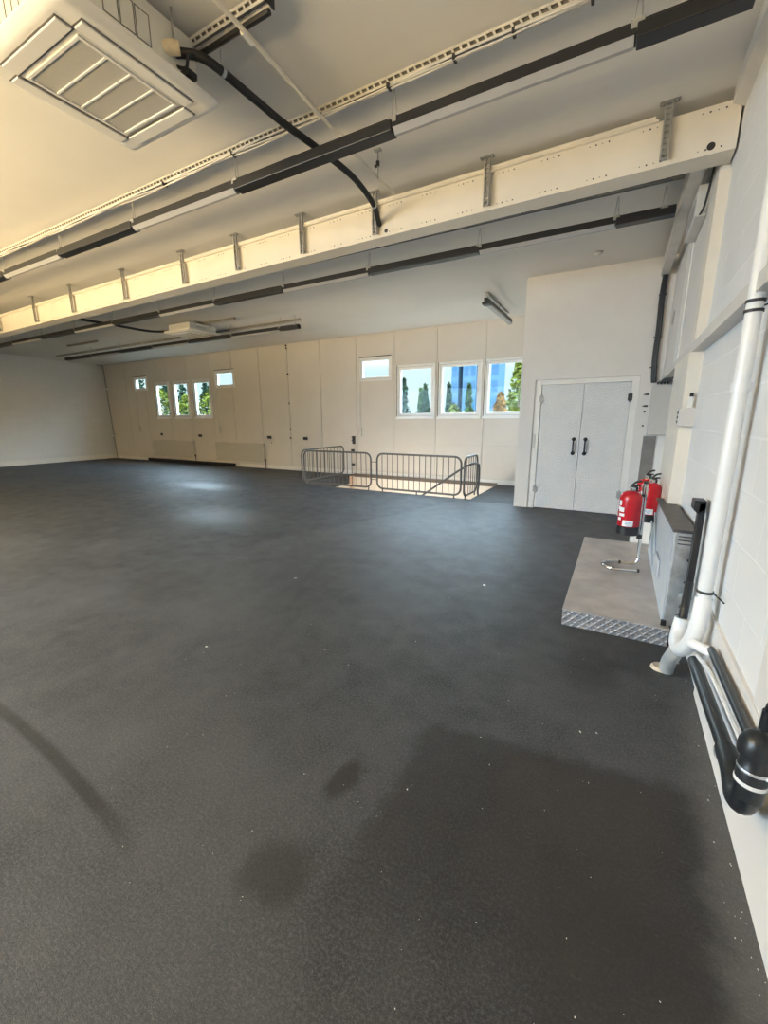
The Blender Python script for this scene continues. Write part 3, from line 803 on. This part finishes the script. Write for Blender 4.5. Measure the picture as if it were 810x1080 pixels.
for z in (3.15, 2.6, 2.2): mb.box(.28, .375, YD - .10, YD - .046, z - .006, z + .006)
pieces(mb, 'cable_tie', 'dark', t)
mb = MB()
for k in range(4): mb.tube(smoothpts([(.40 + .04 * k, YD - .1, 1.97), (.42 + .04 * k, YD - .14, 1.99 + .01 * k), (.43 + .03 * k, YD - .3, 1.985), (.52, YD - .6 - .1 * k, 1.99)], 6), .012, 8)
tag(mb.build('cable_tails', 'dark', loc=(.45, YD - .1, 1.96), smooth=True), 'tangle of dark cables between cabinet top and ledge', 'cables')
HK = [(1.832, 'top'), (1.668, 'second'), (1.588, 'third'), (1.385, 'lowest')]
for z, l in HK:
    big = z > 1.6
    mb = MB().box(.276, .316 if big else .296, YD - .07, YD - .0455, z - .014, z + .012)
    if big: mb.tube([(.283, YD - .08, z), (.25, YD - .08, z - .006)], .009, 6)
    tag(mb.build('wall_hook', 'dark', loc=(.29, YD, z)), '%s small black hook of four between the doors and the cabinet' % l, 'hook', 'hooks beside the doors')
# sounder box on the clad wall
t = thing('junction_box', (.45, 5.1, 3.35), 'grey box high on the boarded wall beside the rafter', 'box')
mb = MB().poly([(.453, 4.78, 3.16), (.453, 5.42, 3.16), (.453, 5.42, 3.40), (.453, 4.78, 3.40)], (-.085, 0, 0)); mb.build('housing', 'greytrim', t, bevel=.01)
mb = MB()
for k in range(4): mb.box(.3655, .3675, 4.85, 5.3, 3.20 + k * .035, 3.212 + k * .035)
pieces(mb, 'vent_slot', 'galvdark', t)
MB().tube(smoothpts([(.40, 4.80, 3.17), (.42, 4.72, 3.2), (.43, 4.62, 3.30), (.44, 4.58, 3.45), (.44, 4.5, 3.6)], 6), .009, 6).build('cable', 'dark', t)
mb = MB().tube([(.455, 6.85, 2.75), (.449, 6.85, 2.75)], .085, 20)
o = tag(mb.build('wall_grommet', 'galvdark', loc=(.455, 6.85, 2.75)), 'oval grey patch plate on the boarded wall above the cabinet', 'plate')
o.scale = (1, 1.5, 1)
# switch box on the pier
t = thing('switch_box', (.47, 4.3, 1.50), 'off white switch box on the face of the cream pier', 'switch')
MB().box(.405, .528, 4.235, 4.299, 1.43, 1.575).build('box_body', 'cabinet', t, bevel=.006)
mb = MB()
for k in range(3): mb.box(.3995, .405, 4.243, 4.275, 1.455 + k * .035, 1.48 + k * .035)
pieces(mb, 'button', 'dark', t)
mb = MB().box(.462, .497, 4.27, 4.299, 1.575, 1.665); mb.build('conduit_stub', 'trim', t, bevel=.003)
MB().box(.468, .492, 4.275, 4.2995, 1.665, 1.695).build('cable_entry', 'dark', t)

# ------------------------------------------------------------------ platform, box, post
t = thing('tread_platform', (.1, 4.2, 0), 'low worn tread plate platform against the side wall', 'platform')
MB().box(-.235, .42, 3.125, 5.30, 0.004, .122).build('plinth_skirt', 'treadside', t)
MB().box(-.238, .423, 3.122, 5.303, .122, .130).build('deck_plate', 'tread', t)
t = thing('steel_side_box', (.42, 3.9, .13), 'grey steel box with dark top board standing on the platform', 'box')
MB().poly([(.378, 3.19, .131), (.384, 5.05, .131), (.384, 4.56, .745), (.372, 3.19, .775)], (.012, 0, 0)).build('front_sheet', 'greysheet', t)
MB().box(.392, .418, 3.9, 4.56, .131, .742).box(.392, .49, 3.196, 4.29, .131, .742).build('carcass', 'galv', t)
e = MB().box(.386, .487, 3.186, 3.1955, .131, .775).build('end_plate', 'galv', t, bevel=.002)
mb = MB()
for z in (.70, .725, .75): mb.box(.40, .475, 3.181, 3.186, z, z + .006)
for z in (.2, .45, .6): mb.tube([(.47, 3.178, z), (.47, 3.186, z)], .008, 6)
pieces(mb, 'fixing', 'dark', e)
MB().poly([(.366, 3.175, .778), (.495, 3.175, .778), (.495, 4.292, .754), (.421, 4.292, .754), (.421, 4.60, .748), (.366, 4.60, .748)], (0, 0, .02)).build('top_board', 'darkboard', t, bevel=.003)
mb = MB()
for (a, b) in (((.371, 4.12, .35), (.371, 4.62, .62)), ((.371, 3.85, .35), (.371, 4.12, .35)), ((.371, 4.25, .22), (.371, 4.9, .50))):
    mb.tube([a, b], .007, 6)
mb.poly([(.374, 3.72, .28), (.374, 3.98, .28), (.374, 3.98, .42), (.374, 3.72, .42)], (-.012, 0, 0))
mb.build('brace', 'greysheet', t)
MB().box(.372, .402, 3.165, 3.188, .105, .165).build('corner_foot', 'black', t)
t = thing('black_post', (.47, 3.08, 0), 'black steel post with cranked head beside the white soil pipe', 'post')
mb = MB().box(.462, .497, 3.06, 3.12, .16, 1.0); mb.build('upright', 'black', t, bevel=.003)
mb = MB().poly([(.438, 3.06, .955), (.462, 3.06, .93), (.497, 3.06, .96), (.497, 3.06, 1.012), (.438, 3.06, 1.012)], (0, .12, 0)); mb.build('cranked_head', 'black', t, bevel=.003)
mb = MB().tube([(.44, 3.05, .40), (.50, 3.05, .40)], .014, 8); mb.tube([(.445, 3.03, .40), (.445, 3.06, .40)], .02, 8); mb.build('pivot_bolt', 'galv', t)
MB().box(.455, .50, 3.05, 3.13, .0, .16).build('base_clamp', 'blackpl', t, bevel=.004)
t = thing('chain', (.45, 3.0, .1), 'dark steel chain looped at the foot of the black post', 'chain')
cp = smoothpts([(.452, 3.04, .34), (.425, 2.97, .28), (.43, 2.96, .20), (.435, 2.98, .12), (.44, 2.93, .05), (.46, 2.9, .02)], 4)
for i in range(0, len(cp) - 1, 2):
    a, b = cp[i], cp[i + 1]; dv = (b - a).normalized(); sv = dv.orthogonal().normalized()
    if (i // 2) % 2: sv = dv.cross(sv)
    ring = [a + dv * (.022 * math.cos(2 * math.pi * k / 12)) + sv * (.012 * math.sin(2 * math.pi * k / 12)) for k in range(13)]
    MB().tube(ring, .0048, 6, cap=False).build('link', 'galvdark' if (i // 2) % 2 else 'black', t, smooth=True)

# ------------------------------------------------------------------ fire extinguishers and stand
def extinguisher(c, label, r=.09, h=.40):
    t = thing('fire_extinguisher', c, label, 'fire extinguisher', 'red fire extinguishers on the platform')
    MB().lathe([(r * .55, .075), (r * .93, .076), (r, .085), (r, h - .075), (r * .96, h - .045), (r * .80, h - .02), (r * .5, h - .004), (r * .3, h)], c).build('cylinder', 'red', t, smooth=True)
    MB().lathe([(r * .9, 0), (r * 1.02, .006), (r * 1.02, .078), (r * .97, .083)], c).build('base_ring', 'black', t, smooth=True)
    MB().lathe([(.020, h - .004), (.022, h + .012), (.016, h + .02), (.016, h + .045)], c, 16).build('neck', 'chrome', t, smooth=True)
    x, y, z = c
    hd = MB().poly([(x - .012, y - .03, z + h + .035), (x - .012, y + .03, z + h + .035), (x - .012, y + .03, z + h + .055), (x - .012, y - .03, z + h + .06)], (.024, 0, 0)).build('valve', 'dark', t, bevel=.003)
    mb = MB().tube(smoothpts([(x, y, z + h + .055), (x + .03, y - .01, z + h + .085), (x + .065, y - .02, z + h + .095)], 4), .009, 8)
    mb.tube(smoothpts([(x, y, z + h + .04), (x + .03, y - .01, z + h + .05), (x + .06, y - .02, z + h + .052)], 4), .008, 8)
    pieces(mb, 'lever', 'black', t, smooth=True)
    mb = MB().tube([(x - .02, y - .022, z + h + .03), (x - .004, y - .016, z + h + .03)], .014, 10); mb.build('gauge', 'chrome', t)
    hs = smoothpts([(x + .01, y + .02, z + h + .03), (x + .04, y + .07, z + h + .02), (x + .03, y + r + .016, z + h - .08), (x + .02, y + r + .014, z + .2), (x + .02, y + r + .014, z + .1)], 6)
    MB().tube(hs, .010, 8).build('hose', 'black', t, smooth=True)
    def patch(a0, a1, z0, z1, name, m, par, dr=.0012):
        mb = MB(); n = max(2, int((a1 - a0) / 6)); R_ = r + dr
        for k in range(n):
            p, q = R(a0 + (a1 - a0) * k / n), R(a0 + (a1 - a0) * (k + 1) / n)
            mb.quad((x + R_ * math.cos(p), y + R_ * math.sin(p), z + z0), (x + R_ * math.cos(q), y + R_ * math.sin(q), z + z0), (x + R_ * math.cos(q), y + R_ * math.sin(q), z + z1), (x + R_ * math.cos(p), y + R_ * math.sin(p), z + z1))
        return mb.build(name, m, par)
    lb = patch(238, 292, .088, .142, 'lower_sticker', 'label', t)
    patch(250, 281, .122, .128, 'print_line', 'blueink', lb, .002); patch(250, 276, .110, .116, 'print_line', 'blueink', lb, .002); patch(256, 274, .098, .104, 'print_line', 'blueink', lb, .002)
    patch(200, 222, .27, .315, 'pictogram', 'label', t); patch(206, 240, .215, .255, 'pictogram', 'label', t); patch(210, 244, .175, .200, 'pictogram', 'label', t); patch(204, 226, .135, .162, 'pictogram', 'label', t); patch(196, 214, .23, .262, 'pictogram', 'label', t)
    return t
ext = extinguisher((.150, 4.30, .462), 'red fire extinguisher in front, hung on the chrome stand over the platform')
dup(ext, None, (.338, 4.95, .462), 'red fire extinguisher behind the chrome stand, close to the pier')
dup(ext, None, (.315, 5.42, .442), 'rearmost red fire extinguisher, mostly hidden behind the other two')
t = thing('extinguisher_stand', (.2, 4.4, .13), 'chrome tube stand carrying the front extinguisher', 'stand')
MB().tube(smoothpts([(.262, 4.415, .93), (.264, 4.42, .60), (.268, 4.43, .26), (.266, 4.425, .185), (.235, 4.42, .155), (.12, 4.43, .1465), (.04, 4.42, .1465), (-.005, 4.37, .1465), (-.012, 4.28, .1465), (.03, 4.215, .1465), (.12, 4.20, .1465), (.265, 4.235, .1465)], 7), .0135, 10).build('tube', 'chrome', t, smooth=True)
MB().tube(smoothpts([(.245, 4.415, .93), (.247, 4.42, .62), (.255, 4.43, .44)], 5), .0115, 10).build('back_tube', 'chrome', t, smooth=True)
for p, q in (((.115, 4.43, .1465), (.135, 4.43, .1465)), ((.06, 4.206, .1465), (.08, 4.203, .1465)), ((-.0135, 4.30, .1465), (-.0125, 4.28, .1465)), ((.262, 4.2345, .1465), (.28, 4.238, .1465))):
    MB().tube([p, q], .0165, 10).build('rubber_foot', 'black', t)
mb = MB().box(.15, .262, 4.398, 4.412, .80, .818); mb.box(.236, .272, 4.40, 4.435, .915, .94); pieces(mb, 'hook_bracket', 'dark', t)
mb = MB().box(.235, .278, 4.40, 4.445, .40, .44); mb.build('clamp', 'dark', t)
tag(MB().box(.23, .41, 5.32, 5.62, 0, .44).build('white_box', 'trim', loc=(.32, 5.5, 0), bevel=.004), 'white boxed casing on the floor under the rearmost extinguisher', 'box')

# ------------------------------------------------------------------ soil pipe and plumbing on the side wall
px, py = .452, 2.47
t = thing('soil_pipe', (px, py, .3), 'tall white plastic soil pipe rising up the block wall', 'pipe')
MB().tube([(px, py, .60), (px, py, 2.0), (px, py + .02, 2.3), (px, py + .03, zc(2.5))], .031, 16).build('pipe', 'white_pipe', t, smooth=True)
MB().tube(smoothpts([(px, py, .62), (.44, py - .03, .47), (.425, py + .0, .36), (.405, py + .09, .275), (.40, py + .19, .27), (.41, py + .25, .315), (.42, py + .265, .385)], 6), .038, 16).build('trap_bend', 'white_pipe', t, smooth=True)
mb = MB()
for z in (.60, 1.63, 2.65): mb.tube([(px, py, z - .02), (px, py, z + .02)], .0385, 16)
pieces(mb, 'socket_joint', 'white_pipe', t, smooth=True)
mb = MB()
for z in (.655, 1.945, 1.985): 
    mb.tube([(px, py, z - .006), (px, py, z + .006)], .036, 16)
mb.tube([(px + .03, py, .655), (.505, py - .13, .655)], .004, 6); mb.tube([(px + .03, py, 1.965), (.519, py - .10, 1.965)], .004, 6)
pieces(mb, 'pipe_clip', 'dark', t)
mb = MB().tube([(.42, 2.40, .40), (.495, 2.33, .40)], .025, 12); mb.build('side_boss', 'white_pipe', t, smooth=True)
mb = MB().tube(smoothpts([(.42, py + .265, .385), (.43, 2.78, .46), (.445, 2.86, .56)], 5), .022, 10); mb.build('waste_connector', 'blackpl', t, smooth=True)
t = thing('floor_spigot', (.39, 2.85, 0), 'grey ribbed waste hose entering the floor under the white trap', 'hose')
hp = smoothpts([(.405, 2.62, .255), (.395, 2.68, .17), (.39, 2.75, .09), (.39, 2.80, 0.0)], 8)
MB().tube(hp, [.036 + .003 * (i % 2) for i in range(len(hp))], 14).build('ribbed_hose', 'greyhose', t, smooth=True)
MB().lathe([(.055, 0), (.052, .010), (.042, .018), (.03, .012)], (.365, 2.82, 0), 14).build('foam_collar', 'foam', t, smooth=True)
t = thing('waste_pipe', (.45, 2.0, .3), 'pair of black plastic waste pipes running low along the plinth', 'pipe')
MB().tube([(.446, 2.42, .296), (.446, 2.40, .297), (.446, 1.66, .345)], .027, 14).build('lower_pipe', 'blackpl', t, smooth=True)
MB().tube([(.478, 2.28, .44), (.478, 1.60, .472), (.476, 1.47, .478)], .017, 12).build('upper_pipe', 'blackpl', t, smooth=True)
MB().tube(smoothpts([(.45, 2.385, .345), (.455, 2.34, .35), (.468, 2.20, .37), (.478, 1.9, .385), (.48, 1.6, .40)], 6), .009, 8).build('white_tube', 'white_pipe', t, smooth=True)
MB().tube(smoothpts([(.446, 1.70, .342), (.446, 1.60, .342), (.445, 1.545, .325), (.443, 1.49, .325), (.44, 1.435, .365), (.44, 1.42, .43)], 6), .034, 14).build('elbow', 'blackpl', t, smooth=True)
MB().lathe([(.026, 0), (.037, .010), (.039, .06), (.039, .118), (.036, .122), (.036, .150), (.046, .154), (.047, .170), (.045, .19), (.036, .212), (.02, .226), (.003, .230)], (.44, 1.415, .395), 22).build('bottle_trap', 'blackpl', t, smooth=True)
mb = MB().lathe([(.0405, 0), (.0405, .010), (.0385, .012)], (.44, 1.415, .455), 22); mb.build('clamp_band', 'label', t)
mb = MB().lathe([(.039, 0), (.0405, .005), (.039, .010)], (.44, 1.415, .498), 22); mb.tube([(.46, 1.39, .498), (.505, 1.34, .51)], .006, 6); mb.tube([(.446, 1.70, .330), (.446, 1.688, .331)], .0355, 14); pieces(mb, 'steel_clip', 'galv', t)
t = thing('stop_tap', (.475, 1.50, .6), 'black stop tap with lever above the black bottle trap', 'tap')
MB().tube(smoothpts([(.478, 1.52, .497), (.478, 1.515, .56), (.478, 1.51, .64)], 4), .017, 10).build('riser', 'blackpl', t, smooth=True)
MB().tube(smoothpts([(.478, 1.51, .63), (.476, 1.49, .675), (.474, 1.42, .69), (.474, 1.20, .70)], 5), .013, 10).build('lever', 'black', t, smooth=True)

# paint flakes and grit on the floor
mb = MB()
def flake(x, y, s):
    a = random.uniform(0, 6.28); e = random.uniform(.35, .9)
    pts = []
    for k in range(5):
        th = a + 2 * math.pi * k / 5; rr = s * random.uniform(.7, 1.1)
        u, v = rr * math.cos(th), rr * math.sin(th) * e
        pts.append((x + u * math.cos(a) - v * math.sin(a), y + u * math.sin(a) + v * math.cos(a), .0004))
    mb.poly(pts, (0, 0, .0012))
for _ in range(240):
    y = random.uniform(.5, 6.5); x = random.uniform(-.9 * y - 1.2, .38); flake(x, y, random.choice((.001, .0015, .002, .003)) * (.7 + .12 * y))
for _ in range(40):
    flake(random.uniform(.44, .5), random.uniform(.9, 2.9), random.uniform(.0008, .003))
for x, y, s in ((.137, .83, .009), (-.02, 2.0, .010), (.05, 2.03, .006), (-.25, .62, .005), (-2.3, 1.65, .012), (-2.6, 2.9, .018), (-.95, 3.6, .018), (-.62, 1.3, .004)): flake(x, y, s)
tag(mb.build('paint_flakes', 'chip'), 'pale paint flakes and grit scattered over the dark floor', 'debris', kind='stuff')

# ------------------------------------------------------------------ outside
struct(MB().box(-160, 60, YB + 3, 160, -3.7, -3.4), 'ground_outside', 'asphalt', 'ground outside beyond the windows', 'ground')
def tree(x, y, zt, w, m, label, shape='cone', zb=-3.4, n=900, leaf=.16):
    h = zt - zb
    t = thing('tree', (x, y, zb), label, 'tree', 'trees outside the windows')
    MB().tube([(x, y, zb), (x + .05, y, zb + h * .5), (x, y, zb + h * .9)], [.16, .10, .03], 8).build('trunk', 'bark', t)
    mb = MB(); rnd = random.Random(int(abs(x) * 131 + y))
    for _ in range(n):
        u = rnd.random()
        z = zb + h * (.18 + .82 * u)
        rad = w * ((1 - u) ** .8 + .06) if shape == 'cone' else w * math.sin(math.pi * min(1, .12 + .88 * u) ** .9) ** .6
        rad *= .55 + .45 * math.sin(9 * u * 3 + x) ** 2 if shape == 'cone' else 1
        a = rnd.uniform(0, 2 * math.pi); q = math.sqrt(rnd.random()) * rad
        c = Vector((x + q * math.cos(a), y + q * math.sin(a), z + rnd.uniform(-.1, .1)))
        d1 = Vector((rnd.uniform(-1, 1), rnd.uniform(-1, 1), rnd.uniform(-1, 1))).normalized(); d2 = d1.orthogonal().normalized()
        s = leaf * rnd.uniform(.6, 1.3)
        mb.quad(c + d1 * s, c + d2 * s * .6, c - d1 * s, c - d2 * s * .6)
    mb.build('crown', m, t)
tree(-38.9, 26, 4.3, 1.9, 'leafy', 'yellow green tree seen in the first window of the far trio', 'round')
tree(-45.6, 31, 6.0, 1.6, 'leafd', 'dark conifer behind the yellow green tree in the first far window', 'cone')
tree(-37.9, 27.5, 5.2, 1.5, 'leafd', 'dark conifer standing in the middle window of the far trio', 'cone')
tree(-35.3, 26, 3.7, 1.7, 'leafy', 'low yellow green tree in the middle window of the far trio', 'round')
tree(-35.0, 28, 5.3, 1.6, 'leafd', 'dark conifer standing in the third window of the far trio', 'cone')
tree(-31.6, 25.5, 3.9, 1.7, 'leafy', 'yellow green tree filling the third window of the far trio', 'round')
tree(-43.6, 27, 6.6, 1.2, 'leafd', 'thin conifer seen in the vent nearest the brick end wall', 'cone', n=500)
tree(-12.9, 26, 4.1, .9, 'leafd', 'taller conifer in the treetop window beside the vent', 'cone')
tree(-11.35, 26, 3.6, .9, 'leafd', 'shorter conifer in the treetop window beside the vent', 'cone')
tree(-12.1, 27, 3.4, .8, 'leafg', 'small green tree between two conifers in the treetop window', 'cone', n=500)
tree(-9.7, 26, 3.6, .6, 'leafd', 'conifer in front of the paler blue tower', 'cone')
tree(-8.4, 26, 3.5, .65, 'leafg', 'conifer in front of the wider blue tower', 'cone')
tree(-8.45, 23.5, 2.3, .7, 'leafy', 'low yellow green bush under the conifers by the blue towers', 'round', n=700)
tree(-5.4, 26, 4.9, .75, 'leafy', 'tall yellow tree at the partition side of the last window', 'round', n=1000)
tree(-5.75, 23.2, 2.8, .6, 'leafo', 'orange autumn tree low in the window touching the partition', 'round', n=900)
for x0, x1, y, zt, l in ((-25.8, -24.6, 70, 26, 'narrow pale blue tower seen in the middle near window'), (-23.8, -21.5, 70, 26, 'wider pale blue tower seen in the middle near window'), (-19.1, -17.8, 70, 26, 'narrow pale blue tower seen in the window touching the partition')):
    t = thing('tower_block', ((x0 + x1) / 2, y, -3.4), l, 'building', 'blue towers outside')
    MB().box(x0, x1, y, y + 4, -3.4, zt).build('shaft', 'tower', t)
    mb = MB(); k = 0
    n = max(1, int((x1 - x0) / .8))
    for i in range(n):
        xa = x0 + (x1 - x0) * (i + .18) / n; xb = x0 + (x1 - x0) * (i + .82) / n
        z = -2
        while z < zt - 2: mb.box(xa, xb, y - .05, y, z, z + 1.7); z += 2.6
    pieces(mb, 'glazing', 'towerg', t)

# ------------------------------------------------------------------ light
w = bpy.data.worlds.new('World'); S.world = w; w.use_nodes = True
nt = w.node_tree; bg = nt.nodes['Background']
tc = nt.nodes.new('ShaderNodeTexCoord'); sp = nt.nodes.new('ShaderNodeSeparateXYZ'); link(nt, tc.outputs['Generated'], sp.inputs[0])
link(nt, ramp(nt, sp.outputs[2], [(0.0, (.74, .95, 1.0)), (.09, (.74, .95, 1.0)), (.35, (.62, .82, 1.0))]), bg.inputs[0])
# the sky is far brighter overhead than at the horizon
st = nt.nodes.new('ShaderNodeMapRange'); st.interpolation_type = 'SMOOTHSTEP'
for k, v in ((1, .10), (2, .40), (3, 1.12), (4, 36.0)): st.inputs[k].default_value = v
link(nt, sp.outputs[2], st.inputs[0]); link(nt, st.outputs[0], bg.inputs[1])
def lamp(name, kind, loc, rot, energy, col, **k):
    l = bpy.data.lights.new(name, kind); l.energy = energy; l.color = col
    for a, v in k.items(): setattr(l, a, v)
    o = bpy.data.objects.new(name, l); COL.objects.link(o); o.location = loc; o.rotation_euler = rot
    return o
lamp('sun_light', 'SUN', (0, -10, 20), (R(48), 0, R(-20)), 2.0, (1, .96, .88), angle=.01)
# added lamps in the closed recess: cool for sky, warm for sunlit ground
for x in (-10.7, -8.2, -5.7):
    lamp('cool_sky_fill', 'AREA', (x, YF - .20, 1.85), (R(62), 0, R(-38)), 150, (.52, .76, 1.0), shape='RECTANGLE', size=2.0, size_y=2.8, spread=R(90))
lamp('warm_ground_fill', 'AREA', (-7.0, YF - .30, 1.85), (R(150), 0, R(-12)), 2050, (1.0, .755, .39), shape='RECTANGLE', size=10, size_y=2.9, spread=R(120))
for a, b, c, d in OPEN:                # sampling portals in the window openings (they give off no light)
    o = lamp('window_portal', 'AREA', ((a + b) / 2, YB + .13, (c + d) / 2), (R(-90), 0, 0), 1, (1, 1, 1), shape='RECTANGLE', size=b - a, size_y=d - c)
    o.data.cycles.is_portal = True
lamp('stairwell_fill', 'AREA', (-4.4, 8.4, -1.6), (R(150), 0, 0), 40, (1.0, .86, .70), size=1.2)  # unseen light added below to brighten the stairwell walls

# ------------------------------------------------------------------ camera
cam = bpy.data.cameras.new('camera'); co = bpy.data.objects.new('camera', cam); COL.objects.link(co)
f_px = 439.92; yaw, pitch, roll = R(29.1009), R(12.57174), R(.27345)
fw = Vector((-math.sin(yaw) * math.cos(pitch), math.cos(yaw) * math.cos(pitch), -math.sin(pitch)))
rt = Vector((math.cos(yaw), math.sin(yaw), 0)); dn = fw.cross(rt)
r2 = rt * math.cos(roll) + dn * math.sin(roll); d2 = -rt * math.sin(roll) + dn * math.cos(roll)
mt = Matrix(((r2.x, -d2.x, -fw.x), (r2.y, -d2.y, -fw.y), (r2.z, -d2.z, -fw.z)))
co.matrix_world = Matrix.Translation((0, 0, 1.5)) @ mt.to_4x4()
cam.sensor_fit = 'VERTICAL'; cam.sensor_height = 36; cam.sensor_width = 27; cam.lens = f_px / 1080 * 36
cam.clip_start = .05; cam.clip_end = 500
S.camera = co
S.view_settings.view_transform = 'Standard'; S.view_settings.look = 'None'; S.view_settings.gamma = 1; S.view_settings.use_curve_mapping = False
S.view_settings.exposure = 0
